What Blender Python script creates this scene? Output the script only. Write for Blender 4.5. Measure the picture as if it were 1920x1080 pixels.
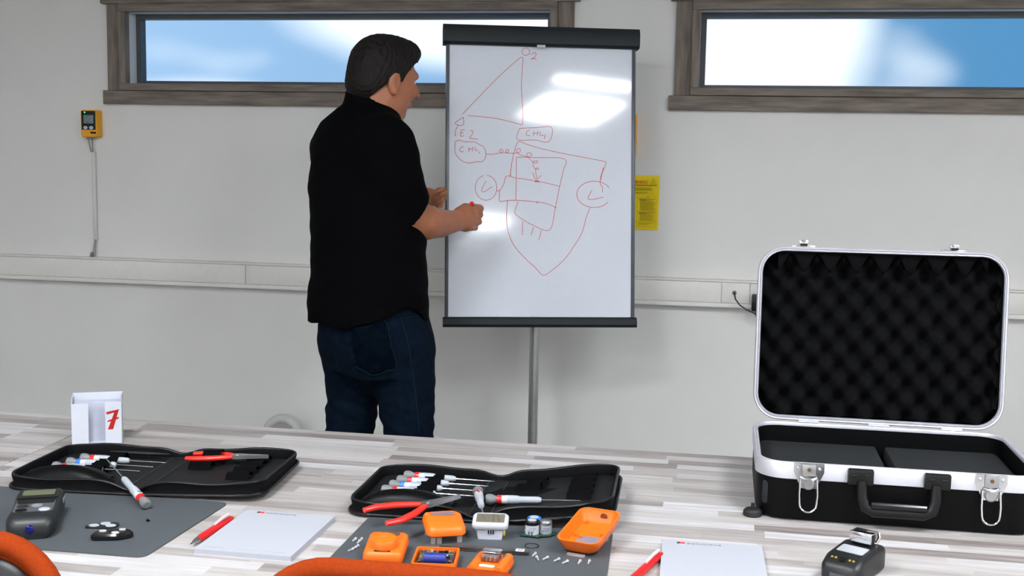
import bpy, bmesh, math, random
import numpy as np
from mathutils import Vector, Matrix, Euler
random.seed(4)
for o in list(bpy.data.objects): bpy.data.objects.remove(o)
S = bpy.context.scene
C = S.collection
PI = math.pi

# ---------------------------------------------------------------- camera
F = 2200.0; ROLL = .018; YAW = math.atan(8.15e-5*F); H = 1.40; PITCH = math.atan((540-287)/F)
f0 = Vector((-math.sin(YAW), math.cos(YAW), 0)); r0 = Vector((math.cos(YAW), math.sin(YAW), 0)); Z = Vector((0, 0, 1))
fw = f0*math.cos(PITCH)-Z*math.sin(PITCH); u0 = f0*math.sin(PITCH)+Z*math.cos(PITCH)
RR = r0*math.cos(ROLL)+u0*math.sin(ROLL); UU = -r0*math.sin(ROLL)+u0*math.cos(ROLL)
CP = Vector((0, 0, H))
cd = bpy.data.cameras.new('camera'); cam = bpy.data.objects.new('camera', cd); C.objects.link(cam)
cd.sensor_width = 36; cd.lens = 36*F/1920; cd.clip_start = .05; cd.clip_end = 200
m = Matrix((RR, UU, -fw)).transposed().to_4x4(); m.translation = CP
cam.matrix_world = m
S.camera = cam
def ray(x, y): return fw+RR*((x-960)/F)-UU*((y-540)/F)
def tz(x, y, z): r = ray(x, y); return CP+r*((z-H)/r.z)          # on a horizontal plane
def ty(x, y, Y): r = ray(x, y); return CP+r*(Y/r.y)              # on a plane parallel to the back wall
def td(x, y, d): return CP+ray(x, y)*d                           # at a depth
# ---------------------------------------------------------------- sky, exposure
S.view_settings.view_transform = 'Standard'; S.view_settings.look = 'None'
S.view_settings.exposure = 0.0; S.view_settings.gamma = 1.0; S.view_settings.use_curve_mapping = False
W = bpy.data.worlds.new('sky'); S.world = W; W.use_nodes = True
nt = W.node_tree; nt.nodes.clear()
N = nt.nodes.new; Lk = nt.links.new
tc = N('ShaderNodeTexCoord')
def noise(scale, loc, detail=3):
    mp = N('ShaderNodeMapping'); mp.inputs['Location'].default_value = loc; mp.inputs['Scale'].default_value = (1, 1, 1.6); Lk(tc.outputs['Generated'], mp.inputs[0])
    q = N('ShaderNodeTexNoise'); q.inputs['Scale'].default_value = scale; q.inputs['Detail'].default_value = detail; Lk(mp.outputs[0], q.inputs['Vector']); return q.outputs['Fac']
def mth(op, a, b=None, c=None):
    q = N('ShaderNodeMath'); q.operation = op
    for i, v in enumerate((a, b, c)):
        if v is None: continue
        if isinstance(v, (int, float)): q.inputs[i].default_value = v
        else: Lk(v, q.inputs[i])
    return q.outputs[0]
def cloud(az, el, ra, re):
    """a soft cumulus: 1 at its heart, 0 at its rim"""
    d = Vector((math.sin(math.radians(az))*math.cos(math.radians(el)), math.cos(math.radians(az))*math.cos(math.radians(el)), math.sin(math.radians(el))))
    s = N('ShaderNodeVectorMath'); s.operation = 'SUBTRACT'; Lk(tc.outputs['Generated'], s.inputs[0]); s.inputs[1].default_value = d
    k = N('ShaderNodeVectorMath'); k.operation = 'MULTIPLY'; Lk(s.outputs[0], k.inputs[0]); k.inputs[1].default_value = (1/ra, 1/ra, 1/re)
    l = N('ShaderNodeVectorMath'); l.operation = 'LENGTH'; Lk(k.outputs[0], l.inputs[0]); return mth('MAXIMUM', mth('SUBTRACT', 1.35, l.outputs['Value']), 0)
cl = mth('MULTIPLY', mth('SUBTRACT', noise(2.3, (3.1, 1.2, .4)), .52), 6)
for c_ in ((-13.0, 6.6, .135, .045), (2, 5, .075, .10), (-24.5, 1.6, .07, .026), (-55, 12, .3, .1), (48, 9, .2, .1), (150, 14, .5, .12), (-130, 18, .4, .16)): cl = mth('MAXIMUM', cl, cloud(*c_))
edge_ = mth('ADD', cl, mth('MULTIPLY', mth('SUBTRACT', noise(9, (0, 0, 0)), .5), .5))
cr = N('ShaderNodeValToRGB'); cr.color_ramp.elements[0].position = .12; cr.color_ramp.elements[1].position = .62; Lk(edge_, cr.inputs[0])
blue = N('ShaderNodeMix'); blue.data_type = 'RGBA'; blue.inputs['A'].default_value = (.12, .34, .60, 1); blue.inputs['B'].default_value = (.46, .68, .95, 1)
sx_ = N('ShaderNodeSeparateXYZ'); Lk(tc.outputs['Generated'], sx_.inputs[0])
Lk(mth('ADD', mth('MULTIPLY', noise(1.6, (.6, .1, .3)), .5), mth('MULTIPLY', sx_.outputs['X'], -1.3)), blue.inputs['Factor'])
mx_ = N('ShaderNodeMix'); mx_.data_type = 'RGBA'; Lk(cr.outputs[0], mx_.inputs['Factor']); Lk(blue.outputs['Result'], mx_.inputs['A']); mx_.inputs['B'].default_value = (1.25, 1.28, 1.3, 1)
cr = mx_; cr_out = mx_.outputs['Result']
bg = N('ShaderNodeBackground'); bg.inputs['Strength'].default_value = 1.0
Lk(cr_out, bg.inputs[0]); wo = N('ShaderNodeOutputWorld'); Lk(bg.outputs[0], wo.inputs[0])
LAMP = 52.0      # emission of the ceiling panels

# ---------------------------------------------------------------- materials
def lin(c): return tuple(((v/255)/12.92 if v <= 10 else (((v/255)+.055)/1.055)**2.4) for v in c)
MATS = {}
def mat(name, rgb, rough=.5, metal=0, var=.06, scale=40, bump=0, bscale=200, spec=.5, stretch=None, coat=0):
    if name in MATS: return MATS[name]
    m = bpy.data.materials.new(name); m.use_nodes = True; MATS[name] = m
    t = m.node_tree; b = t.nodes['Principled BSDF']
    c = lin(rgb)
    b.inputs['Roughness'].default_value = rough; b.inputs['Metallic'].default_value = metal
    b.inputs['Specular IOR Level'].default_value = spec; b.inputs['Coat Weight'].default_value = coat
    co = t.nodes.new('ShaderNodeTexCoord'); mpn = t.nodes.new('ShaderNodeMapping'); t.links.new(co.outputs['Object'], mpn.inputs[0])
    if stretch: mpn.inputs['Scale'].default_value = stretch
    n = t.nodes.new('ShaderNodeTexNoise'); n.inputs['Scale'].default_value = scale; n.inputs['Detail'].default_value = 4
    t.links.new(mpn.outputs[0], n.inputs['Vector'])
    r = t.nodes.new('ShaderNodeValToRGB'); r.color_ramp.elements[0].position = .3; r.color_ramp.elements[1].position = .7
    r.color_ramp.elements[0].color = tuple(max(0, x*(1-var)) for x in c)+(1,); r.color_ramp.elements[1].color = tuple(min(1, x*(1+var)) for x in c)+(1,)
    t.links.new(n.outputs['Fac'], r.inputs[0]); t.links.new(r.outputs[0], b.inputs['Base Color'])
    if bump:
        n2 = t.nodes.new('ShaderNodeTexNoise'); n2.inputs['Scale'].default_value = bscale; n2.inputs['Detail'].default_value = 3
        t.links.new(mpn.outputs[0], n2.inputs['Vector'])
        bp = t.nodes.new('ShaderNodeBump'); bp.inputs['Strength'].default_value = bump; bp.inputs['Distance'].default_value = .002
        t.links.new(n2.outputs['Fac'], bp.inputs['Height']); t.links.new(bp.outputs[0], b.inputs['Normal'])
    return m
def emit(name, rgb, s):
    m = bpy.data.materials.new(name); m.use_nodes = True; b = m.node_tree.nodes['Principled BSDF']
    b.inputs['Base Color'].default_value = lin(rgb)+(1,); b.inputs['Emission Color'].default_value = lin(rgb)+(1,); b.inputs['Emission Strength'].default_value = s
    return m
def laminate():
    m = bpy.data.materials.new('weathered_plank_laminate'); m.use_nodes = True; t = m.node_tree; b = t.nodes['Principled BSDF']
    n = t.nodes.new; L = t.links.new
    co = n('ShaderNodeTexCoord'); sp = n('ShaderNodeSeparateXYZ'); L(co.outputs['Object'], sp.inputs[0])
    def mth(op, a, bb=None):
        q = n('ShaderNodeMath'); q.operation = op
        for i, v in enumerate((a, bb)):
            if v is None: continue
            if isinstance(v, (int, float)): q.inputs[i].default_value = v
            else: L(v, q.inputs[i])
        return q.outputs[0]
    row = mth('FLOOR', mth('DIVIDE', sp.outputs['Y'], .034))
    wn = n('ShaderNodeTexWhiteNoise'); wn.noise_dimensions = '1D'; L(row, wn.inputs['W'])
    xs = mth('ADD', mth('DIVIDE', sp.outputs['X'], .30), mth('MULTIPLY', wn.outputs['Value'], 7.3))
    col = mth('FLOOR', xs)
    cb = n('ShaderNodeCombineXYZ'); L(row, cb.inputs[0]); L(col, cb.inputs[1])
    w2 = n('ShaderNodeTexWhiteNoise'); w2.noise_dimensions = '2D'; L(cb.outputs[0], w2.inputs['Vector'])
    mpn = n('ShaderNodeMapping'); mpn.inputs['Scale'].default_value = (5, 55, 5); L(co.outputs['Object'], mpn.inputs[0])
    addv = n('ShaderNodeVectorMath'); addv.operation = 'ADD'; L(mpn.outputs[0], addv.inputs[0]); 
    cb2 = n('ShaderNodeCombineXYZ'); L(mth('MULTIPLY', w2.outputs['Value'], 40), cb2.inputs[2]); L(cb2.outputs[0], addv.inputs[1])
    ns = n('ShaderNodeTexNoise'); ns.inputs['Scale'].default_value = 1.3; ns.inputs['Detail'].default_value = 6; ns.inputs['Roughness'].default_value = .62; L(addv.outputs[0], ns.inputs['Vector'])
    v = mth('ADD', mth('MULTIPLY', w2.outputs['Value'], .58), mth('MULTIPLY', mth('SUBTRACT', ns.outputs['Fac'], .22), .75))
    r = n('ShaderNodeValToRGB'); e = r.color_ramp.elements
    e[0].position = .1; e[0].color = lin((112, 103, 100))+(1,); e[1].position = .95; e[1].color = lin((204, 204, 209))+(1,)
    q = e.new(.34); q.color = lin((146, 139, 136))+(1,); q = e.new(.55); q.color = lin((170, 165, 162))+(1,); q = e.new(.75); q.color = lin((184, 181, 182))+(1,)
    L(v, r.inputs[0]); L(r.outputs[0], b.inputs['Base Color']); b.inputs['Roughness'].default_value = .42
    return m
def glass_pane():
    m = bpy.data.materials.new('frosted_glass'); m.use_nodes = True; t = m.node_tree; t.nodes.clear()
    r = t.nodes.new('ShaderNodeBsdfRefraction'); r.inputs['Roughness'].default_value = .10; r.inputs['IOR'].default_value = 1.12; r.inputs['Color'].default_value = (.93, .97, 1, 1)
    n = t.nodes.new('ShaderNodeTexNoise'); n.inputs['Scale'].default_value = 900; bp = t.nodes.new('ShaderNodeBump'); bp.inputs['Strength'].default_value = .05
    t.links.new(n.outputs['Fac'], bp.inputs['Height']); t.links.new(bp.outputs[0], r.inputs['Normal'])
    o = t.nodes.new('ShaderNodeOutputMaterial'); t.links.new(r.outputs[0], o.inputs[0]); return m
def clear_plastic():
    m = bpy.data.materials.new('clear_plastic'); m.use_nodes = True; b = m.node_tree.nodes['Principled BSDF']
    b.inputs['Base Color'].default_value = (.9, .8, .76, 1); b.inputs['Transmission Weight'].default_value = .75; b.inputs['Roughness'].default_value = .15; return m
WALLM = mat('wall_paint', (226, 225, 223), .85, var=.025, scale=3, bump=.15, bscale=120)
CEILM = mat('ceiling_paint', (225, 225, 222), .9)
FLOORM = mat('floor_vinyl', (120, 118, 115), .5, scale=8)
TIMBER = mat('weathered_timber', (122, 112, 104), .8, var=.35, scale=6, bump=.5, bscale=30, stretch=(1, 6, 9))
TIMBERV = mat('weathered_timber_upright', (122, 112, 104), .8, var=.35, scale=6, bump=.5, bscale=30, stretch=(9, 6, 1))
SASH = mat('sash_grey', (74, 78, 82), .5)
FROST = glass_pane()
WHITEPL = mat('white_plastic', (214, 213, 208), .45, var=.02)
TRUNKM = mat('trunking_plastic', (229, 226, 222), .5, var=.02)
BLACKPL = mat('black_plastic', (9, 10, 11), .4, var=.1, spec=.35)
DARKPL = mat('charcoal_plastic', (24, 26, 28), .45, var=.1)
BARM = mat('anthracite_bar', (24, 30, 34), .5, var=.08, spec=.3)
RAILM = mat('grey_rail', (84, 88, 94), .35, metal=.3)
BOARDM = mat('whiteboard_enamel', (222, 227, 238), .07, var=.01, spec=.6)
STEEL = mat('brushed_steel', (178, 178, 180), .3, metal=.9, var=.08)
CHROME = mat('chrome', (215, 215, 218), .16, metal=1, var=.04)
ALU = mat('aluminium', (208, 208, 216), .36, metal=.55, var=.03)
INK = mat('red_ink', (205, 70, 72), .5, var=.12, scale=60)
YELLOWPL = mat('yellow_plastic', (236, 168, 30), .42, var=.04)
YPAPER = mat('yellow_paper', (243, 214, 22), .8, var=.03)
REDTXT = mat('red_print', (214, 48, 32), .6)
DARKTXT = mat('dark_print', (70, 66, 40), .7)
BLACKTXT = mat('black_print', (30, 30, 32), .7)
GREYTXT = mat('grey_print', (120, 124, 136), .7)
LCD = mat('lcd_grey', (120, 136, 140), .25)
LCDD = mat('lcd_olive', (84, 90, 66), .2)
LAM = laminate()
EDGEM = mat('table_edge', (150, 138, 130), .5)
MATM = mat('grey_mat', (70, 75, 79), .6, var=.03, scale=90, bump=.15, bscale=900)
PAPER = mat('white_paper', (163, 165, 173), .75, var=.01)
CARD = mat('white_card', (188, 191, 201), .6, var=.015)
FABRIC = mat('black_cordura', (7, 7, 9), .75, var=.25, scale=160, bump=.3, bscale=900, spec=.1)
LINING = mat('black_lining', (17, 18, 20), .6, var=.15, scale=100, bump=.2, bscale=700, spec=.25)
VINYL = mat('black_vinyl', (10, 10, 12), .4, var=.15, scale=60, spec=.3)
ELASTIC = mat('black_elastic', (8, 8, 10), .8, var=.2, scale=300, spec=.15)
SDGREY = mat('driver_grey', (160, 165, 172), .45, var=.03)
SDCAP = mat('driver_cap', (112, 114, 116), .5)
REDPL = mat('red_plastic', (205, 28, 30), .3, var=.05)
BLUEPL = mat('blue_plastic', (38, 110, 205), .4)
PLIERR = mat('plier_grip', (226, 42, 30), .33, var=.06, coat=.2)
ORANGEPL = mat('orange_plastic', (230, 104, 12), .42, var=.04)
CLEAR = clear_plastic()
PCB = mat('circuit_board', (30, 62, 48), .45, var=.5, scale=220)
PCBD = mat('dark_circuit', (40, 42, 44), .4, var=.6, scale=250)
BATT = mat('blue_battery', (34, 46, 130), .35, var=.1)
GOLD = mat('gold_contact', (222, 190, 110), .3, metal=.8)
ORFAB = mat('orange_fabric', (140, 50, 12), .9, var=.12, scale=220, bump=.35, bscale=1200, spec=.1)
FOAM = mat('black_foam', (8, 8, 10), .95, var=.2, scale=200, bump=.3, bscale=900, spec=.1)
CASEBLK = mat('case_abs', (4, 4, 5), .5, var=.1, bump=.15, bscale=600, spec=.12)
SKIN = mat('skin', (166, 104, 73), .5, var=.10, scale=28, bump=.12, bscale=300)
HAIR = mat('brown_hair', (17, 12, 10), .65, var=.6, scale=90, bump=.7, bscale=260, stretch=(1, 1, .35), spec=.25)
SHIRT = mat('black_shirt', (5, 5, 7), .9, var=.2, scale=200, spec=.05)
DENIM = mat('dark_denim', (7, 19, 32), .9, var=.35, scale=45, bump=.3, bscale=900, spec=.06)
STITCH = mat('denim_stitch', (16, 31, 44), .9, spec=.1)
SOLE = mat('rubber_sole', (30, 30, 31), .8)
CABLE = mat('grey_cable', (150, 146, 138), .5)

# ---------------------------------------------------------------- mesh helpers
def bmn(): return bmesh.new()
def add(bm, tmp, M=None):
    if M is not None: bmesh.ops.transform(tmp, matrix=M, verts=tmp.verts)
    me = bpy.data.meshes.new('t'); tmp.to_mesh(me); tmp.free(); bm.from_mesh(me); bpy.data.meshes.remove(me); return bm
def box(bm, c, s, bev=0, seg=2, M=None, rot=None):
    t = bmesh.new(); bmesh.ops.create_cube(t, size=1)
    bmesh.ops.scale(t, vec=s, verts=t.verts)
    if bev: bmesh.ops.bevel(t, geom=t.edges[:], offset=min(bev, min(s)*.49), segments=seg, profile=.5, affect='EDGES', clamp_overlap=True)
    if rot: bmesh.ops.rotate(t, cent=(0, 0, 0), matrix=Euler(rot).to_matrix(), verts=t.verts)
    bmesh.ops.translate(t, vec=c, verts=t.verts)
    return add(bm, t, M)
def bb(x0, x1, y0, y1, z0, z1, bev=0, seg=2): return box(bmn(), ((x0+x1)/2, (y0+y1)/2, (z0+z1)/2), (x1-x0, y1-y0, z1-z0), bev, seg)
def loft(bm, rings, cap0=True, cap1=True, close=True):
    vs = [[bm.verts.new(p) for p in r] for r in rings]; n = len(vs[0])
    for a, b in zip(vs, vs[1:]):
        for i in range(n if close else n-1):
            j = (i+1) % n
            try: bm.faces.new((a[i], a[j], b[j], b[i]))
            except ValueError: pass
    if cap0: bm.faces.new(list(reversed(vs[0])))
    if cap1: bm.faces.new(vs[-1])
    return bm
def tube(bm, pts, r, seg=8, closed=False, flat=1.0):
    P = [Vector(p) for p in pts]; n = len(P); rs = r if isinstance(r, (list, tuple)) else [r]*n
    rings = []; up = None
    for i in range(n):
        a = P[(i-1) % n] if (i or closed) else P[i]; b = P[(i+1) % n] if (i < n-1 or closed) else P[i]
        t = (b-a).normalized()
        if up is None: up = Vector((0, 0, 1)) if abs(t.z) < .9 else Vector((0, 1, 0))
        s = t.cross(up).normalized(); up = s.cross(t).normalized()
        rings.append([P[i]+(s*math.cos(k*2*PI/seg)+up*math.sin(k*2*PI/seg)*flat)*rs[i] for k in range(seg)])
    if closed: rings.append(rings[0]); 
    loft(bm, rings, not closed, not closed)
    if closed: bmesh.ops.remove_doubles(bm, verts=bm.verts, dist=1e-6)
    return bm
def lathe(bm, prof, seg=16, M=None):
    t = bmesh.new()
    loft(t, [[(max(r, 1e-5)*math.cos(k*2*PI/seg), max(r, 1e-5)*math.sin(k*2*PI/seg), z) for k in range(seg)] for r, z in prof])
    return add(bm, t, M)
def rrect(w, d, r, n=6, cx=0, cy=0):
    o = []
    for sx, sy, a in ((1, 1, 0), (-1, 1, 90), (-1, -1, 180), (1, -1, 270)):
        for k in range(n+1):
            t = math.radians(a+90*k/n); o.append((cx+sx*(w/2-r)+r*math.cos(t), cy+sy*(d/2-r)+r*math.sin(t)))
    return o
def slab(bm, out, z0, z1, bev=0, M=None):
    t = bmesh.new(); cx = sum(p[0] for p in out)/len(out); cy = sum(p[1] for p in out)/len(out)
    def ins(b):
        r = []
        for x, y in out:
            l = math.hypot(x-cx, y-cy) or 1; r.append((x-(x-cx)/l*b, y-(y-cy)/l*b))
        return r
    if bev: rg = [(ins(bev), z0), (out, z0+bev), (out, z1-bev), (ins(bev), z1)]
    else: rg = [(out, z0), (out, z1)]
    loft(t, [[(x, y, z) for x, y in o] for o, z in rg]); return add(bm, t, M)
def obj(name, bm, m, parent=None, M=None, ang=28, smooth=True):
    me = bpy.data.meshes.new(name)
    if M is not None: bmesh.ops.transform(bm, matrix=M, verts=bm.verts)
    bmesh.ops.recalc_face_normals(bm, faces=bm.faces); bm.to_mesh(me); bm.free()
    if smooth:
        me.polygons.foreach_set('use_smooth', [True]*len(me.polygons)); me.set_sharp_from_angle(angle=math.radians(ang))
    me.materials.append(m); o = bpy.data.objects.new(name, me); C.objects.link(o)
    if parent: o.parent = parent
    return o
def tag(o, label, cat, group=None):
    o['label'] = label; o['category'] = cat
    if group: o['group'] = group
    return o
def thing(name, label, cat, loc=(0, 0, 0), rz=0, group=None):
    o = bpy.data.objects.new(name, None); C.objects.link(o); o.empty_display_size = .05
    o.location = loc; o.rotation_euler = (0, 0, rz); return tag(o, label, cat, group)
def struct(name, bm, m, **k):
    o = obj(name, bm, m, **k); o['kind'] = 'structure'; return o
def text(name, s, size, m, parent, M, align='CENTER', shear=0, ext=.0003, wide=1):
    cu = bpy.data.curves.new(name, 'FONT'); cu.body = s; cu.size = size; cu.align_x = align; cu.align_y = 'CENTER'; cu.extrude = ext; cu.shear = shear
    cu.resolution_u = 3
    o = bpy.data.objects.new('tmp', cu); C.objects.link(o); dg = bpy.context.evaluated_depsgraph_get()
    me = bpy.data.meshes.new_from_object(o.evaluated_get(dg)); bpy.data.objects.remove(o)
    me.transform(M @ Matrix.Diagonal((wide, 1, 1, 1))); me.name = name; me.materials.clear(); me.materials.append(m)
    r = bpy.data.objects.new(name, me); C.objects.link(r); r.parent = parent; return r
def copy_tree(o, parent=None):
    c = o.copy(); C.objects.link(c); c.parent = parent
    for ch in list(o.children): copy_tree(ch, c)
    return c
def aim(o, A, B):
    """put a thing whose long axis is local +X from A towards B"""
    A = Vector(A); B = Vector(B); o.location = A; o.rotation_mode = 'QUATERNION'; o.rotation_quaternion = (B-A).to_track_quat('X', 'Z')
TR = Matrix.Translation
def RX(a): return Matrix.Rotation(a, 4, 'X')
def RY(a): return Matrix.Rotation(a, 4, 'Y')
def RZ(a): return Matrix.Rotation(a, 4, 'Z')
WALLF = RX(PI/2)    # text lying in XY -> standing, facing -Y

# ================================================================ ROOM
YW = 4.75; XL, XR, YB, CH = -4.6, 4.2, -4.4, 2.6
O1 = (-2.540, -.712); O2 = (-.118, 1.712); OZ = (1.668, 1.968)     # window openings in the back wall
b = bmn()
for x0, x1, z0, z1 in ((XL, XR, 0, OZ[0]), (XL, XR, OZ[1], CH), (XL, O1[0], *OZ), (O1[1], O2[0], *OZ), (O2[1], XR, *OZ)):
    box(b, ((x0+x1)/2, YW+.055, (z0+z1)/2), (x1-x0, .11, z1-z0))
struct('wall_back', b, WALLM, smooth=False)
struct('wall_left', bb(XL-.2, XL, YB-.2, YW+.2, 0, CH), WALLM, smooth=False)
struct('wall_right', bb(XR, XR+.2, YB-.2, YW+.2, 0, CH), WALLM, smooth=False)
struct('wall_front', bb(XL, XR, YB-.2, YB, 0, CH), WALLM, smooth=False)
struct('floor', bb(XL-.2, XR+.2, YB-.2, YW+.2, -.1, 0), FLOORM, smooth=False)
struct('ceiling', bb(XL-.2, XR+.2, YB-.2, YW+.2, CH, CH+.1), CEILM, smooth=False)
struct('baseboard_back', bb(XL, XR, YW-.015, YW, 0, .07, .004), WHITEPL)

def window(name, o):
    x0, x1 = o; z0, z1 = OZ
    r = bpy.data.objects.new(name, None); C.objects.link(r); r.location = ((x0+x1)/2, YW, z0); r['kind'] = 'structure'
    r['label'] = 'long strip window of frosted glass in weathered grey timber trim'
    hw = (x1-x0)/2; h = z1-z0
    w = .052
    # casing boards flat on the wall
    obj('side_casing', bb(-hw-.095, -hw-.030, -.018, 0, -.030, h+.035, .002), TIMBERV, r)
    obj('side_casing', bb(hw+.030, hw+.095, -.018, 0, -.030, h+.035, .002), TIMBERV, r)
    obj('sill_board', bb(-hw-.115, hw+.115, -.026, 0, -.088, -.0305, .003), TIMBER, r)
    obj('head_board', bb(-hw-.118, hw+.118, -.030, 0, h+.0355, h+.13, .003), TIMBER, r)
    # box frame lining the opening
    b = bmn(); box(b, (0, .02, -.015), (2*hw+.06, .12, .029), .002); obj('frame_rail', b, TIMBER, r)
    b = bmn(); box(b, (0, .02, h+.0175), (2*hw+.06, .12, .034), .002); obj('frame_rail', b, TIMBER, r)
    for s in (-1, 1):
        b = bmn(); box(b, (s*(hw+.015), .02, h/2), (.0299, .12, h), .002); obj('frame_stile', b, TIMBERV, r)
    # sash
    sy = .075
    sh = bpy.data.objects.new('sash', None); C.objects.link(sh); sh.parent = r
    for a, q in ((bb(-hw, hw, sy-.015, sy+.03, h-.022, h), 0), (bb(-hw, hw, sy-.015, sy+.03, 0, .016), 0), (bb(-hw, -hw+.022, sy-.015, sy+.03, .016, h-.022), 1), (bb(hw-.022, hw, sy-.015, sy+.03, .016, h-.022), 1)):
        obj('sash_bar', a, SASH, sh)
    obj('glass_pane', bb(-hw+.02, hw-.02, sy+.006, sy+.010, .014, h-.02), FROST, r, smooth=False)
    return r
window('window_1', O1); window('window_2', O2)

# cable trunking
t = thing('cable_trunking', 'pale plastic cable trunking running along the wall below the windows', 'trunking', (0, YW, .806))
obj('base_channel', bb(XL+.01, XR-.01, -.046, 0, .0005, .1075), TRUNKM, t)
obj('edge_strip', bb(XL+.01, XR-.01, -.0535, -.0462, 0, .0172, .001), TRUNKM, t); obj('edge_strip', bb(XL+.01, XR-.01, -.0535, -.0462, .1010, .108, .001), TRUNKM, t)
for x0, x1 in ((XL+.01, -2.0), (-1.996, -.0), (.004, .112), (.212, XR-.01)):
    obj('cover_panel', bb(x0, x1, -.0525, -.0462, .0184, .0992, .0008), TRUNKM, t)
obj('socket_frame', bb(.113, .211, -.060, -.0465, .0180, .0996, .003), WHITEPL, t)
ad = thing('power_adapter', 'black plug-in power adapter in the trunking socket beside the open case', 'adapter', (.148, YW-.058, .80))
obj('adapter_body', bb(-.028, .03, -.042, 0, .0, .066, .006), BLACKPL, ad)
obj('adapter_neck', bb(-.012, .012, -.03, -.008, -.022, .001, .003), BLACKPL, ad)
hp = ty(1377, 549, YW-.053)
cp = [(hp.x-ad.location.x, -.001, hp.z-.80)]
for px, py in ((1379, 561), (1387, 572), (1400, 581), (1412, 586), (1418, 580)):
    q = ty(px, py, YW-.085); cp.append((q.x-ad.location.x, q.y-ad.location.y, q.z-.80))
cp[-1] = (0, -.02, -.02)
obj('cord', tube(bmn(), cp, .0028, 8), BLACKPL, ad)
gr = bmn(); lathe(gr, [(.0085, 0), (.0085, .003), (.006, .005), (.003, .005)], 16, TR((hp.x-ad.location.x, -.0005+.0055, hp.z-.80)) @ RX(PI/2)); obj('grommet', gr, mat('grommet_grey', (90, 108, 108), .5), ad)

# wall gas detectors
def wall_detector(x0, x1, z0, z1, label):
    w = x1-x0; h = z1-z0; D = .046
    r = thing('wall_gas_detector', label, 'gas detector', ((x0+x1)/2, YW, z0))
    b = bmn(); loft(b, [[(x, y, z) for x, z in rrect(w-2*i, h-2*i, .008, 4, 0, h/2)] for y, i in ((0, 0), (-D+.006, .000), (-D, .003))]); hs = obj('housing', b, YELLOWPL, r)
    obj('front_panel', bb(-w*.42, w*.42, -D-.0015, -D+.001, h*.27, h*.96, .0007), BLACKPL, r)
    d = obj('display', bb(-w*.29, w*.30, -D-.0025, -D-.0012, h*.50, h*.81, .0004), LCD, r)
    for k, (ux, uz, ww, hh) in enumerate(((-.08, .73, .02, .1), (.0, .77, .1, .018), (.0, .67, .1, .018), (.09, .70, .02, .13), (-.12, .55, .16, .02), (.14, .55, .12, .015))):
        obj('display_segment', bb(ux*w, ux*w+ww*w, -D-.0032, -D-.0024, uz*h-hh*h/2, uz*h+hh*h/2), mat('lcd_segment', (78, 92, 98), .4), d, smooth=False)
    obj('panel_line', bb(-w*.41, w*.41, -D-.0022, -D-.001, h*.425, h*.430), mat('line_grey', (70, 70, 72), .5), r, smooth=False)
    for s in (-.18, .17):
        bt = lathe(bmn(), [(.0095, 0), (.0095, .002), (.007, .003)], 16, TR((s*w, -D-.001, h*.345)) @ RX(PI/2) @ Matrix.Diagonal((1, .75, 1, 1))); k = obj('button', bt, mat('button_white', (205, 210, 222), .4), r)
        obj('button_mark', box(bmn(), (s*w, -D-.0045, h*.345), (.004, .001, .002)), BLACKPL, k)
    obj('status_light', lathe(bmn(), [(.0035, 0), (.003, .002)], 10, TR((-.21*w, -D-.001, h*.905)) @ RX(PI/2)), emit('led_green', (40, 240, 90), 2.5), r)
    obj('type_plate', bb(w*.1, w*.44, -D-.001, -D+.001, h*.125, h*.20, .0005), BLACKPL, r)
    return r, w
x0 = ty(150, 207, YW-.046).x; x1 = ty(181, 207, YW-.046).x; zt = ty(165, 206, YW-.046).z; zb = ty(165, 257, YW-.046).z
det, dw = wall_detector(x0, x1, zb, zt, 'yellow wall gas detector with green light above the thin white conduit')
for s in (-.012, .006):
    a = ty(170 if s < 0 else 173, 262, YW-.02); e = ty(171 if s < 0 else 174, 285, YW-.012)
    L0 = det.location
    obj('cable', tube(bmn(), [(s*.8-.006, -.025, .002), (s-.004, -.022, -.012), (e.x-L0.x, -.012, e.z-L0.z)], .003, 8), CABLE, det)
    obj('cable_gland', lathe(bmn(), [(.0075, 0), (.0075, -.008), (.004, -.013)], 12, TR((s*.8-.006, -.025, .001))), CABLE, det)
cz1 = ty(178, 285, YW).z; cz0 = ty(181, 449, YW).z; cx = ty(179.5, 370, YW).x
cn = thing('cable_conduit', 'thin white vertical conduit strip on the wall under the gas detector', 'conduit', (cx, YW, cz0))
obj('strip', bb(-.0085, .0085, -.014, 0, 0, cz1-cz0, .002), WHITEPL, cn)
dz = .806+.108-cz0
for s in (-.008, .004): obj('cable', tube(bmn(), [(s*.4, -.008, .004), (s*.6-.002, -.012, dz*.4), (s-.004, -.016, dz+.002)], .0022, 8), CABLE, cn)
obj('cable_plug', lathe(bmn(), [(.004, 0), (.008, .003), (.008, .012), (.0045, .02)], 12, TR((-.014, -.018, dz+.0005))), mat('plug_grey', (104, 108, 118), .5), cn)
q0 = ty(1197, 214, YW-.046); q1 = ty(1196, 296, YW-.046)
det2, _ = wall_detector(q0.x-.09, q0.x-.007, q1.z, q0.z, 'tall yellow wall gas detector half hidden behind the flipchart board')

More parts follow.
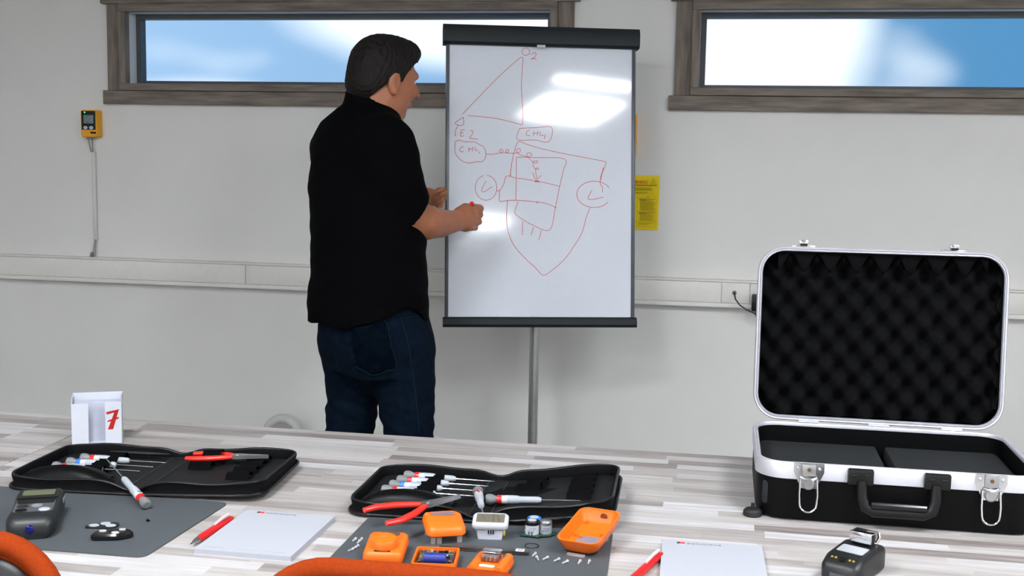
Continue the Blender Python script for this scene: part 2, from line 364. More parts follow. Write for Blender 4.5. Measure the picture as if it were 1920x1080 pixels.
# warning notice
px1 = ty(1235.5, 380, YW).x; pz1 = ty(1215, 329.5, YW).z; pz0 = ty(1215, 432, YW).z; pw = .162; ph = pz1-pz0
nr = thing('warning_notice', 'yellow paper warning notice taped to the wall beside the flipchart', 'notice', (px1-pw/2, YW-.0005, pz0))
b = bmn(); n = 8
loft(b, [[(-pw/2+pw*i/n, -.0006-.004*(1-j/n)**2*(.5+.5*i/n), ph*j/n+(.002*(i/n) if j == 0 else 0)-.0) for i in range(n+1)] for j in range(n+1)], False, False, False)
obj('sheet', b, YPAPER, nr)
def ln(x, z, w, h=.0009, m=DARKTXT): obj('print_line', bb(x, x+w, -.0066, -.0061, z-h/2, z+h/2), m, nr, smooth=False)
text('heading', 'WARNING', .0185, REDTXT, nr, TR((-.004, -.0056, ph*.880)) @ WALLF, wide=.86)
b = bmn()
tri = [Vector((.046, -.0055, ph*.852)), Vector((.069, -.0055, ph*.852)), Vector((.0575, -.0055, ph*.944))]
tube(b, tri, .0009, 4, closed=True); obj('warning_triangle', b, DARKTXT, nr)
obj('triangle_mark', box(bmn(), (.0575, -.0056, ph*.88), (.005, .0004, .003)), mat('faint_print', (170, 150, 30), .8), nr, smooth=False)
ln(-.07, ph*.825, .142, .0022)
rnd = random.Random(3)
FNT = mat('fine_print', (164, 146, 22), .8)
for k, z in enumerate((.78, .77, .757, .745, .735, .70, .688, .678)): ln(-.072, ph*z, .142*(.75+.25*rnd.random()), .0011, FNT)
for z in (.635, .595, .345, .16, .065): ln(-.074, ph*z, .144, .0007, FNT)
for x in (-.074, -.006, .0695):
    obj('print_line', bb(x, x+.0006, -.0066, -.0061, ph*.065, ph*.635), FNT, nr, smooth=False)
ln(.03, ph*.615, .012, .0016); ln(-.04, ph*.615, .018, .0016)
for base, cnt in ((.57, 14), (.325, 10)):
    for k in range(cnt):
        ln(.002 if k < 2 else .006, ph*(base-k*.0155), (.064 if k == 0 else .03 if k == 1 else .05+.012*rnd.random()), .0015 if k < 2 else .0011, DARKTXT if k < 2 else FNT)
for k in range(3): ln(.0, ph*(.135-.015*k), .06-.012*k, .0011, FNT)
for k in range(9): ln(-.07, ph*(.32-.0155*k), .055, .0011, FNT)
for k in range(3): ln(-.07, ph*(.48-.0155*k), .05, .0011, FNT)

# white pipe bend near the wall
pc = ty(531, 803, YW-.10)
pp = thing('white_pipe', 'white plastic pipe bend rising behind the table near the wall', 'pipe', (pc.x, pc.y, 0))
R_ = .072; pts = [(-R_, 0, 0), (-R_, 0, pc.z-.03)]+[(-R_*math.cos(a*PI/12), 0, pc.z-.03+R_*math.sin(a*PI/12)) for a in range(1, 12)]+[(R_, 0, pc.z-.03), (R_, 0, 0)]
obj('pipe_bend', tube(bmn(), pts, .021, 16), mat('pipe_white', (200, 200, 198), .35), pp)
for s in (-1, 1): obj('floor_collar', lathe(bmn(), [(.036, 0), (.036, .006), (.024, .012)], 16, TR((s*R_, 0, 0))), WHITEPL, pp)

# ceiling lights (two of them are mirrored in the whiteboard)
PANEL = emit('panel_diffuser', (247, 251, 255), LAMP)
def ceiling_light(x, y, sx, sy, label, group=None):
    r = thing('ceiling_light', label, 'ceiling light', (x, y, CH), 0, group)
    b = bmn()
    for cx_, cy_, ww, dd in ((0, sy/2, sx+.03, .02), (0, -sy/2, sx+.03, .02), (sx/2, 0, .02, sy), (-sx/2, 0, .02, sy)): box(b, (cx_, cy_, -.007), (ww, dd, .014), .002)
    obj('frame', b, WHITEPL, r); obj('diffuser', bb(-sx/2+.01, sx/2-.01, -sy/2+.01, sy/2-.01, -.010, -.002), PANEL, r, smooth=False)
for y in (.98, -1.1, -3.2):
    for x in (-3.2, -1.09, 1.03, 3.1):
        if (x, y) in ((1.03, -1.1), (3.1, -3.2), (-3.2, .98)): continue
        if (x, y) == (1.03, .98): ceiling_light(x, y, .6, .58, 'square ceiling light panel that shows large as a reflection in the whiteboard')
        else: ceiling_light(x + (.95 if (x == 1.03 and y == -3.2) else 0), y, .6, .58, 'square white light panel set flush in the ceiling', 'square ceiling panels')
ceiling_light(.9, 1.585, .56, .16, 'narrow white ceiling light strip above the tables')

# ================================================================ FLIPCHART
BO = Vector((-.657, 4.216, 1.309)); BYA, BTI, BH = .287, .12, 1.074
ex = Vector((math.cos(BYA), math.sin(BYA), 0)); hn = Vector((-math.sin(BYA), math.cos(BYA), 0))
ev = Z*math.cos(BTI)+hn*math.sin(BTI); en = ex.cross(ev)      # en points to the room
BM = Matrix((ex, ev, en)).transposed().to_4x4(); BM.translation = BO     # (u, v, n) -> world
pb = BO+ex*.0-en*.05; pb.z = 0
# the pole stands where the photo shows it
r_ = ray(1000.5, 722); pp_ = CP+r_*((BO+hn*.025-CP).dot(hn)/r_.dot(hn)); pb.x, pb.y = pp_.x, pp_.y
fc = thing('flipchart_easel', 'whiteboard flipchart easel with dark bars and red marker drawing', 'flipchart', pb, 0)
WL = Matrix.Translation(-pb)
BL = WL @ BM
hw = .3575; wb = hw*.985
bar = bmn(); prof = [(-.0, -.022), (.012, .008), (.010, .022), (-.012, .030), (-.052, .026), (-.060, .016), (-.060, -.022)]
loft(bar, [[(u, BH/2+v, n) for v, n in prof] for u in (-hw, -hw+.003, hw-.003, hw)]); obj('top_bar', bar, BARM, fc, BL)
b = bmn(); box(b, (0, 0, -.006), (2*.333, BH-.075, .014)); bo = obj('board', b, BOARDM, fc, BL, smooth=False)
for s in (-1, 1): obj('side_rail', box(bmn(), (s*.3395, -.01, -.003), (.013, BH-.05, .022), .003), RAILM, fc, BL)
b = bmn(); prof = [(0, -.02), (.036, -.02), (.036, .010), (.030, .018), (.010, .024), (0, .018)]
loft(b, [[(u, -BH/2+v, n) for v, n in prof] for u in (-wb, -wb+.003, wb-.003, wb)]); obj('bottom_bar', b, BARM, fc, BL)
b = bmn(); box(b, (-.005, BH/2-.063, .030), (.030, .010, .004), .001); obj('clip_tab', b, mat('tab_grey', (190, 195, 205), .3), fc, BL)
pt = td(1001.5, 612, 4.30)
obj('pole', tube(bmn(), [(0, 0, .06), (0, 0, .80)], .0185, 20), STEEL, fc)
obj('upper_pole', tube(bmn(), [(0, 0, .76), (0, 0, 1.0)], .0155, 20), STEEL, fc)
a_ = WL @ (BO+ev*-.24-en*.026)
b = bmn(); tube(b, [(0, 0, .97), (0, 0, 1.01), a_], .012, 12); obj('board_bracket', b, RAILM, fc)
for k in range(5):
    a = k*2*PI/5+.3; b = bmn(); tube(b, [(0, 0, .075), (.16*math.cos(a), .16*math.sin(a), .07), (.31*math.cos(a), .31*math.sin(a), .055)], [.02, .017, .013], 10); g = obj('base_foot', b, BARM, fc)
    obj('caster', lathe(bmn(), [(.012, -.012), (.026, -.009), (.027, 0), (.026, .009), (.012, .012)], 16, TR((.31*math.cos(a), .31*math.sin(a), .0272)) @ RZ(a) @ RX(PI/2)), BLACKPL, g)
# red marker strokes, laid on the board plane
BN = en; BP = BO+en*.0018
def onb(px, py):
    r = ray(px, py); t = (BP-CP).dot(BN)/r.dot(BN); return CP+r*t
def z3(l): return [(810+x/3.6, 40+y/3.6) for x, y in l]
def z4(l): return [(810+x/3.375, 320+y/3.375) for x, y in l]
def smooth_line(p, n=5, closed=False):
    out = []; L = len(p)
    for i in range(L-1):
        p0 = p[max(i-1, 0)]; p1 = p[i]; p2 = p[i+1]; p3 = p[min(i+2, L-1)]
        for k in range(n):
            t = k/n
            out.append(tuple(.5*((2*p1[j])+(-p0[j]+p2[j])*t+(2*p0[j]-5*p1[j]+4*p2[j]-p3[j])*t*t+(-p0[j]+3*p1[j]-3*p2[j]+p3[j])*t**3) for j in (0, 1)))
    out.append(p[-1]); return out
def loop(cx, cy, rx, ry, a0=0, a1=360, n=14): return [(cx+rx*math.cos(math.radians(a0+(a1-a0)*k/n)), cy+ry*math.sin(math.radians(a0+(a1-a0)*k/n))) for k in range(n+1)]
coil = []
for k in range(6):
    pass
strokes = [
 z3([(205, 627), (300, 528), (450, 374), (580, 258), (606, 243), (615, 262), (608, 330), (604, 450), (612, 600), (612, 680), (600, 697), (540, 680), (430, 655), (320, 642), (242, 637)]),
 z3(loop(633, 205, 26, 25, -60, 300)), z3([(668, 228), (690, 210), (703, 222), (692, 242), (668, 256), (690, 250), (706, 261)]),
 z3([(210, 646), (213, 695), (185, 702), (155, 688), (180, 668), (210, 648)]), z3([(178, 702), (160, 735), (156, 770), (163, 771)]),
 z3([(197, 735), (193, 775), (215, 772)]), z3([(195, 735), (221, 731)]), z3([(195, 754), (214, 751)]),
 z3([(256, 738), (276, 740), (270, 765), (254, 788), (280, 792), (310, 796)]),
 z3([(156, 830), (158, 812), (185, 803), (215, 812), (250, 813), (290, 815), (325, 835), (345, 845), (362, 880), (360, 920), (340, 945), (300, 948), (245, 956), (205, 943), (170, 912), (155, 880), (156, 830)]),
 z3([(213, 845), (192, 855), (188, 875), (215, 880)]), z3([(250, 850), (247, 880)]), z3([(250, 866), (272, 858)]), z3([(278, 846), (272, 878)]), z3([(295, 850), (290, 872), (312, 870)]), z3([(318, 878), (320, 892)]),
 z3([(592, 722), (575, 798), (690, 800), (788, 812), (808, 715), (700, 718), (592, 722)]),
 z3([(658, 735), (640, 745), (638, 768), (662, 772)]), z3([(688, 740), (684, 772)]), z3([(688, 757), (712, 752)]), z3([(718, 738), (710, 770)]), z3([(735, 745), (728, 768), (755, 770)]), z3([(762, 765), (758, 795)]),
 z3([(362, 895), (410, 897), (450, 890), (480, 878), (468, 862), (456, 875), (470, 888), (510, 885), (516, 868), (500, 868), (505, 888), (560, 890), (595, 880), (590, 858), (570, 870), (580, 892), (620, 910), (660, 912), (675, 895), (650, 887), (640, 905), (670, 940), (700, 957), (715, 945), (695, 940), (680, 960), (690, 990), (715, 1000), (720, 990), (700, 995), (702, 1030), (708, 1060)]),
 z3([(678, 1020), (700, 1066), (738, 1040)]),
 z3([(527, 1045), (535, 980), (550, 900), (572, 830), (590, 812), (640, 830), (740, 860), (900, 895), (1060, 925), (1160, 945), (1173, 962), (1150, 1020), (1138, 1075)]),
 z4([(1086, -20), (1068, 40), (1064, 85)]),
 z4(loop(342, 108, 68, 79, -85, 255)), z4([(343, 65), (318, 110), (318, 132), (335, 132), (382, 100)]),
 z4([(408, 128), (428, 124), (452, 90), (462, 50), (475, 33), (500, 37), (530, 48)]), z4([(428, 124), (426, 170), (430, 195), (470, 190), (540, 188), (640, 195), (720, 207), (790, 237)]),
 z4([(497, -5), (497, 37)]), z4([(533, -80), (533, 60), (530, 190)]), z4([(533, -85), (640, -83), (838, -75), (830, 0), (808, 98), (780, 235), (745, 375), (640, 345), (560, 300), (525, 268), (530, 240), (545, 195)]),
 z4([(540, 47), (640, 62), (740, 82), (806, 99)]),
 z4([(650, 68), (665, 62), (680, 70), (660, 72), (652, 68), (678, 66)]), z4([(655, 195), (672, 200), (658, 206)]),
 z4(loop(1026, 150, 110, 83, 35, 330, 20)), z4([(1064, 85), (1078, 105), (1078, 137)]), z4([(1012, 125), (990, 165), (992, 182), (1030, 180), (1085, 167)]),
 z4([(1000, 235), (975, 300), (950, 390), (900, 475), (830, 570), (740, 645), (710, 662), (688, 652), (650, 610), (590, 555), (520, 475), (485, 395), (472, 310), (478, 187)]),
 z4([(575, 320), (571, 408)]), z4([(642, 357), (627, 410)]), z4([(691, 376), (683, 415), (673, 441)])]
ink = bmn()
for s in strokes:
    P = [onb(*q) for q in smooth_line(s, 4)]
    w = .00095; V0 = []
    for i, p in enumerate(P):
        t_ = (P[min(i+1, len(P)-1)]-P[max(i-1, 0)])
        if t_.length < 1e-6: t_ = ex
        sd = t_.normalized().cross(BN)*w
        V0.append((ink.verts.new(p-sd), ink.verts.new(p+sd)))
    for a, c in zip(V0, V0[1:]): ink.faces.new((a[0], a[1], c[1], c[0]))
io = obj('marker_drawing', ink, INK, bo, WL, smooth=False)

# ================================================================ PERSON
def A3(v): return np.array(v, dtype=np.float32)
class Field:
    def __init__(s, lo, hi, h):
        s.h = h; s.lo = A3(lo); n = np.ceil((A3(hi)-s.lo)/h).astype(int)+1; s.n = n; s.f = np.full(n, .3, np.float32)
    def sub(s, lo, hi):
        a = np.clip(np.floor((A3(lo)-s.lo)/s.h).astype(int), 0, s.n-1); b = np.clip(np.ceil((A3(hi)-s.lo)/s.h).astype(int)+1, 1, s.n)
        sl = tuple(slice(int(x), int(y)) for x, y in zip(a, b))
        ax = [s.lo[i]+s.h*np.arange(a[i], b[i], dtype=np.float32) for i in range(3)]
        return sl, ax[0][:, None, None], ax[1][None, :, None], ax[2][None, None, :]
    def put(s, sl, d, k, op='u'):
        a = s.f[sl]
        if op == 'u':
            if k: q = np.maximum(k-np.abs(a-d), 0)/k; s.f[sl] = np.minimum(a, d)-q*q*k*.25
            else: s.f[sl] = np.minimum(a, d)
        else:
            d = -d; q = np.maximum(k-np.abs(a-d), 0)/k if k else 0; s.f[sl] = np.maximum(a, d)+(q*q*k*.25 if k else 0)
    def cone(s, a, b, ra, rb, k=.02, op='u'):
        a = A3(a); b = A3(b); r = max(ra, rb)+k+2*s.h
        sl, x, y, z = s.sub(np.minimum(a, b)-r, np.maximum(a, b)+r)
        d = b-a; L = float(d@d)+1e-12
        t = np.clip(((x-a[0])*d[0]+(y-a[1])*d[1]+(z-a[2])*d[2])/L, 0, 1)
        D = np.sqrt((x-a[0]-t*d[0])**2+(y-a[1]-t*d[1])**2+(z-a[2]-t*d[2])**2)-(ra+(rb-ra)*t)
        s.put(sl, D, k, op)
    def chain(s, pts, k=.02):
        """a limb: one hard union of tapered segments, blended once into what is there"""
        Q = np.stack([A3(p[0]) for p in pts]); r = max(p[1] for p in pts)+k+2*s.h
        sl, x, y, z = s.sub(Q.min(0)-r, Q.max(0)+r); D = None
        for i in range(len(pts)-1):
            a = Q[i]; d = Q[i+1]-a; L = float(d@d)+1e-12; ra, rb = pts[i][1], pts[i+1][1]
            t = np.clip(((x-a[0])*d[0]+(y-a[1])*d[1]+(z-a[2])*d[2])/L, 0, 1)
            e = np.sqrt((x-a[0]-t*d[0])**2+(y-a[1]-t*d[1])**2+(z-a[2]-t*d[2])**2)-(ra+(rb-ra)*t)
            if D is None: D = e
            else: q = np.maximum(.006-np.abs(D-e), 0)/.006; D = np.minimum(D, e)-q*q*.0006
        s.put(sl, D, k)
    def ell(s, c, r, Rm=None, k=.02, op='u'):
        c = A3(c); R = float(max(r))+k+2*s.h; sl, x, y, z = s.sub(c-R, c+R)
        x = x-c[0]; y = y-c[1]; z = z-c[2]
        if Rm is None: u, v, w = x, y, z
        else: u = x*Rm[0][0]+y*Rm[0][1]+z*Rm[0][2]; v = x*Rm[1][0]+y*Rm[1][1]+z*Rm[1][2]; w = x*Rm[2][0]+y*Rm[2][1]+z*Rm[2][2]
        k0 = np.sqrt((u/r[0])**2+(v/r[1])**2+(w/r[2])**2); k1 = np.sqrt((u/r[0]**2)**2+(v/r[1]**2)**2+(w/r[2]**2)**2)+1e-9
        s.put(sl, k0*(k0-1)/k1, k, op)
    def column(s, rows, e1, e2, k=.03):
        """rows: (z, cx, cy, a, b): elliptic cross-sections, axes along e1 and e2"""
        rows = sorted(rows); zs = [q[0] for q in rows]
        sl, x, y, z = s.sub((s.lo[0], s.lo[1], zs[0]-.1), (s.lo[0]+s.h*s.n[0], s.lo[1]+s.h*s.n[1], zs[-1]+.1))
        g = lambda i: np.interp(z, zs, [q[i] for q in rows]).astype(np.float32)
        cx, cy, a, b = g(1), g(2), g(3), g(4)
        u = ((x-cx)*e1[0]+(y-cy)*e1[1])/a; v = ((x-cx)*e2[0]+(y-cy)*e2[1])/b
        d = (np.sqrt(u*u+v*v)-1)*np.minimum(a, b)
        d = np.maximum(d, np.maximum(z-zs[-1], zs[0]-z)); s.put(sl, d, k)
    def mesh(s, name, m, parent, off):
        f = s.f; ins = f < 0; nx, ny, nz = f.shape
        c = [f[i:nx-1+i, j:ny-1+j, k:nz-1+k] for i in (0, 1) for j in (0, 1) for k in (0, 1)]
        cnt = sum((q < 0).astype(np.int8) for q in c); act = (cnt > 0) & (cnt < 8)
        I = np.argwhere(act); idx = np.full(act.shape, -1, np.int64); idx[act] = np.arange(len(I))
        V = np.stack([q[act] for q in c], 1); cor = np.array([(i, j, k) for i in (0, 1) for j in (0, 1) for k in (0, 1)], np.float32)
        acc = np.zeros((len(I), 3), np.float32); num = np.zeros(len(I), np.float32)
        for a in range(8):
            for b in range(a+1, 8):
                if np.abs(cor[a]-cor[b]).sum() != 1: continue
                mk = (V[:, a] < 0) != (V[:, b] < 0); t = V[mk, a]/(V[mk, a]-V[mk, b])
                acc[mk] += cor[a]+(cor[b]-cor[a])*t[:, None]; num[mk] += 1
        P = (I+acc/num[:, None])*s.h+s.lo-A3(off)
        Q = []
        for ax in range(3):
            sl0 = [slice(1, -1)]*3; sl1 = [slice(1, -1)]*3; sl0[ax] = slice(0, -1); sl1[ax] = slice(1, None)
            A = ins[tuple(sl0)]; B = ins[tuple(sl1)]
            for flip, mk in ((0, A & ~B), (1, ~A & B)):
                g = np.argwhere(mk); o = np.ones(3, int); o[ax] = 0; g = g+o
                o1, o2 = [(1, 2), (2, 0), (0, 1)][ax]
                def cell(d1, d2):
                    q = g.copy(); q[:, o1] += d1; q[:, o2] += d2; return idx[q[:, 0], q[:, 1], q[:, 2]]
                quad = np.stack([cell(-1, -1), cell(0, -1), cell(0, 0), cell(-1, 0)], 1)
                Q.append(quad[:, ::-1] if flip else quad)
        Q = np.concatenate(Q); Q = Q[(Q >= 0).all(1)]
        me = bpy.data.meshes.new(name); me.vertices.add(len(P)); me.vertices.foreach_set('co', P.astype(np.float32).ravel())
        me.loops.add(Q.size); me.loops.foreach_set('vertex_index', Q.astype(np.int32).ravel())
        me.polygons.add(len(Q)); me.polygons.foreach_set('loop_start', np.arange(0, Q.size, 4, dtype=np.int32))
        me.polygons.foreach_set('use_smooth', np.ones(len(Q), bool)); me.update(calc_edges=True); me.validate()
        me.materials.append(m); o = bpy.data.objects.new(name, me); C.objects.link(o); o.parent = parent; return o

al = math.radians(38); fa = r0*math.cos(al)+f0*math.sin(al); ri = r0*math.sin(al)-f0*math.cos(al)      # body: facing, right
ah = math.radians(35)
PD = 3.75
ctr = td(700, 640, PD); base = Vector((ctr.x, ctr.y, 0))
man = thing('person', 'person in black shirt and dark blue jeans holding a red marker at the flipchart', 'person', base)
lo = Vector((ctr.x-.42, ctr.y-.48, -.02)); hi = Vector((ctr.x+.60, ctr.y+.62, 1.84))
def row(py, px, a, b, d=PD): p = td(px, py, d); return (p.z, p.x, p.y, a, b)
trow = [row(205, 688, .105, .092), row(230, 674, .160, .105), row(262, 674, .193, .125), row(300, 676, .213, .140), row(347, 677, .216, .149), row(403, 685, .219, .162),
        row(450, 690, .219, .169), row(500, 691, .219, .171), row(530, 690, .221, .176), row(570, 690, .222, .181), row(640, 690, .222, .187)]
Rsh = td(722, 272, 3.60); Rel = td(760, 400, 3.66); Lsh = td(622, 278, 3.89); Lel = td(668, 412, 4.00)
hip = td(708, 640, PD)
# head frame
hc = td(720, 149, 3.74); hf = (r0*math.cos(ah)+f0*math.sin(ah)); hl = Z.cross(hf).normalized()
pt_ = math.radians(11); hf2 = hf*math.cos(pt_)-Z*math.sin(pt_); hz = hf2.cross(hl).normalized()
HS = 1.09; HR = [tuple(hf2), tuple(hl), tuple(hz)]
def hp3(x, y, z): return hc+(hf2*x+hl*y+hz*z)*HS
def hr3(*r): return tuple(v*HS for v in r)
# ---- skin: one continuous mesh (head, neck, arms, hands and the body under the clothes)
B_ = Field(lo, hi, .0042)
B_.column([(z, x, y, a-.03, b-.03) for z, x, y, a, b in trow if z > .9], tuple(ri), tuple(fa), .02)
B_.ell(hp3(-.010, 0, .028), hr3(.096, .076, .090), HR, 0)
B_.ell(hp3(.030, 0, -.025), hr3(.062, .063, .082), HR, .03)
B_.ell(hp3(.026, 0, -.076), hr3(.046, .053, .036), HR, .03)
B_.ell(hp3(.004, 0, -.062), hr3(.060, .066, .040), HR, .03)
B_.cone(hp3(.084, -.028, .028), hp3(.084, .028, .028), .012, .012, .02)
B_.cone(hp3(.094, 0, .016), hp3(.115, 0, -.018), .009, .0125, .012)
for s in (-1, 1):
    B_.ell(hp3(.106, s*.012, -.021), hr3(.009, .008, .007), HR, .008)
    B_.ell(hp3(.092, s*.032, .006), hr3(.010, .014, .010), HR, .012, 's')
    B_.ell(hp3(.070, s*.040, -.022), hr3(.022, .018, .018), HR, .025)
    B_.ell(hp3(-.006, s*.078, -.012), hr3(.020, .009, .032), HR, .006)
    B_.ell(hp3(.003, s*.088, -.008), hr3(.011, .007, .018), HR, .006, 's')
    B_.ell(hp3(-.002, s*.079, -.040), hr3(.009, .007, .009), HR, .006)
B_.cone(hp3(.090, -.018, -.056), hp3(.090, .018, -.056), .008, .008, .01)
B_.cone(hp3(.072, 0, -.088), hp3(.068, 0, -.092), .015, .015, .02)
nb = td(694, 232, 3.75)
B_.cone(hp3(-.022, 0, -.055), nb, .066, .074, .03)
B_.cone(nb, td(692, 262, 3.75), .08, .12, .05)
# right arm and fist
B_.chain([(Rsh, .06), (Rel, .054)], .02)
Rw = td(852, 415, 3.85)
B_.chain([(td(757, 406, 3.65), .060), (td(795, 416.5, 3.715), .0575), (td(825, 419, 3.785), .0455), (Rw, .036)], .02)
fx = (td(885, 410, 3.93)-Rw).normalized()
B_.ell(td(872, 410, 3.885), (.042, .044, .030), [tuple(fx), tuple(Z), tuple(fx.cross(Z).normalized())], .02)
for (kx, ky), (mx, my), r in (((889, 394), (901, 391), .0115), ((890, 405), (900, 403), .0112), ((888, 416), (898, 416), .0108), ((883, 427), (891, 427), .0098)):
    B_.chain([(td(872, 410+(ky-410)*.8, 3.89), r*1.2), (td(kx, ky, 3.915), r*1.1), (td(mx, my, 3.955), r), (td(mx-8, my+1, 3.985), r*.95), (td(mx-18, my+2, 3.965), r*.85)], .006)
B_.chain([(td(860, 398, 3.87), .017), (td(872, 389, 3.89), .0145), (td(886, 388, 3.925), .012), (td(897, 389, 3.955), .0105)], .008)
# left arm and hand
Lw = td(790, 378, 4.03)
B_.chain([(Lsh, .06), (Lel, .052), (td(730, 396, 4.02), .047), (Lw, .030)], .02)
B_.ell(td(807, 369, 4.045), (.038, .021, .032), [tuple((td(830, 358, 4.05)-Lw).normalized()), tuple(f0), (0, 0, 1)], .02)
B_.chain([(td(803, 378, 4.035), .016), (td(816, 373, 4.025), .0135), (td(827, 365, 4.02), .0115), (td(835.5, 360.5, 4.02), .0098)], .006)      # thumb on the near side
for pts, r in (((( 815, 361, 4.06), (824, 356, 4.075), (832, 356, 4.085), (838, 359, 4.085)), .0095), (((812, 364, 4.075), (822, 361, 4.095), (831, 366, 4.10), (834, 373, 4.09)), .0098),
               (((812, 371, 4.075), (822, 372, 4.095), (829, 379, 4.09), (827, 386, 4.075)), .0095), (((810, 377, 4.06), (818, 381, 4.075), (824, 387, 4.07), (820, 390, 4.055)), .0085)):
    B_.chain([(td(806, 369, 4.05), r*1.2)]+[(td(*p), r*(1-.06*i)) for i, p in enumerate(pts)], .005)
# legs under the jeans
Rk = td(766, 800, 3.70); Lk_ = td(656, 800, 3.83)
Rh = td(757, 650, 3.70); Lh = td(662, 650, 3.82)
Ra = Vector((Rk.x+.01, Rk.y-.01, .09)); La = Vector((Lk_.x-.01, Lk_.y, .09))
B_.chain([(hip, .10), (Rh, .06), (Rk, .045), (Ra, .035)], .03); B_.chain([(hip, .10), (Lh, .06), (Lk_, .045), (La, .035)], .03)
B_.column([(.85, hip.x, hip.y, .13, .10), (1.0, ctr.x, ctr.y, .15, .11)], tuple(ri), tuple(fa), .05)
for a in (Ra, La): B_.cone(a, Vector((a.x, a.y, .05))+fa*.12, .032, .025, .02)
body = B_.mesh('body', SKIN, man, base)
# ---- eyes and eyebrows
for s in (-1, 1):
    b = bmn(); bmesh.ops.create_uvsphere(b, u_segments=14, v_segments=10, radius=.0125); bmesh.ops.translate(b, vec=hp3(.076, s*.031, .006)-base, verts=b.verts); e = obj('eye', b, mat('eye_white', (225, 220, 215), .2), body)
    b = bmn(); lathe(b, [(.006, 0), (.005, .0015)], 12, TR(hp3(.076, s*.031, .006)-base+hf2*.0118) @ hf2.to_track_quat('Z', 'Y').to_matrix().to_4x4()); obj('iris', b, mat('iris_blue', (60, 80, 100), .2), e)
    b = bmn(); tube(b, [hp3((.0885-.014*q*q), s*(.016+.024*q), .032+.004*math.sin(q*PI))-base for q in (0, .35, .7, 1)], [.002, .003, .003, .002], 8); obj('eyebrow', b, HAIR, body)
# ---- hair
Hf = Field(hc-Vector((.17, .17, .16)), hc+Vector((.17, .17, .19)), .0035)
Hf.ell(hp3(-.012, 0, .030), hr3(.1035, .0845, .0985), HR, 0)
Hf.ell(hp3(-.045, 0, -.020), hr3(.068, .077, .070), HR, .02)
Hf.ell(hp3(.040, 0, .094), hr3(.058, .058, .034), HR, .03)
Hf.ell(hp3(.050, -.008, .093), hr3(.028, .046, .024), HR, .02)
sl, x, y, z = Hf.sub(Hf.lo, Hf.lo+Hf.h*Hf.n)
def hco(v): return ((x-hc[0])*v[0]+(y-hc[1])*v[1]+(z-hc[2])*v[2])/HS
hx, hy, hzz = hco(hf2), hco(hl), hco(hz)
Hf.f += (.0011*np.sin(hx*260+hzz*60)*np.sin(hy*240+hzz*90)+.0010*np.sin(hx*520-hzz*130+hy*430)).astype(np.float32)
# hairline: forehead and temples in front, sideburn before the ear, nape behind
edge = np.interp(hzz, [-.09, -.05, -.02, -.005, .02, .045, .065, .08, .20], [-.075, -.050, -.026, .022, .030, .050, .072, .16, .2]).astype(np.float32)
cut = (hx-edge)*HS
Hf.f = np.maximum(Hf.f, cut); Hf.f = np.maximum(Hf.f, (-.085-hzz)*HS)
Hf.mesh('hair', HAIR, man, base)
# ---- shirt
Sf = Field(lo, (hi.x, hi.y, 1.66), .006); Sf.lo[2] = .80; Sf.n[2] = int((1.66-.80)/.006); Sf.f = np.full(Sf.n, .3, np.float32)
Sf.column(trow, tuple(ri), tuple(fa), .03)
Sf.chain([(td(690, 262, PD), .10), (Rsh, .092), (td(743, 340, 3.625), .086), (td(765, 404, 3.662), .073), (td(773, 416, 3.67), .071)], .05)
Sf.chain([(td(680, 262, PD), .10), (Lsh, .066), (td(645, 350, 3.955), .070), (Lel, .070)], .05)
# sleeve hem
sx, x, y, z = Sf.sub(td(745, 390, 3.66)-Vector((.16, .16, .16)), td(800, 420, 3.70)+Vector((.25, .2, .16)))
ha = td(764, 403.5, 3.665); ax = (td(764+69, 403.5+73, 3.665+.10)-ha).normalized()
tor = Sf.f[sx].copy()
side = (x-ha.x)*ax.x+(y-ha.y)*ax.y+(z-ha.z)*ax.z
near = np.sqrt((x-ha.x)**2+(y-ha.y)**2+(z-ha.z)**2)
Tf = Field(lo, (hi.x, hi.y, 1.66), .006); Tf.lo[2] = .80; Tf.n[2] = Sf.n[2]; Tf.f = np.full(Tf.n, .3, np.float32); Tf.column(trow, tuple(ri), tuple(fa), 0)
Sf.f[sx] = np.minimum(np.maximum(tor, side), np.maximum(Tf.f[sx], -.3))
# collar
nc = td(698, 198, 3.745)
sl, x, y, z = Sf.sub(nc-Vector((.16, .16, .14)), nc+Vector((.16, .16, .1)))
a = A3(td(688, 240, 3.75)); d = A3(td(701, 180, 3.745))-a; t_ = np.clip(((x-a[0])*d[0]+(y-a[1])*d[1]+(z-a[2])*d[2])/float(d@d), 0, 1.3)
D = np.sqrt((x-a[0]-t_*d[0])**2+(y-a[1]-t_*d[1])**2+(z-a[2]-t_*d[2])**2)-(.104-.018*t_)
cn_ = (Z*.86+r0*.40+f0*.20).normalized(); D = np.maximum(D, (x-nc.x)*cn_.x+(y-nc.y)*cn_.y+(z-nc.z)*cn_.z)
Sf.put(sl, D, .015)
# wrinkles and the curved shirt tail
sl, x, y, z = Sf.sub(Sf.lo, Sf.lo+Sf.h*Sf.n)
Sf.f += (.0026*np.sin(z*48+x*22+2*np.sin(x*13+y*9))*np.sin(y*17+x*11+z*6)+.0008*np.sin(z*95-x*40+y*35)).astype(np.float32)
u = (x-ctr.x)*ri.x+(y-ctr.y)*ri.y; v = (x-ctr.x)*fa.x+(y-ctr.y)*fa.y
th = np.arctan2(v, np.abs(u)); hem = .863+.060*np.exp(-((th+.05)/.42)**2)+.006*np.sin(th*7)
Sf.f = np.maximum(Sf.f, (hem-z).astype(np.float32))
shirt = Sf.mesh('shirt', SHIRT, man, base)
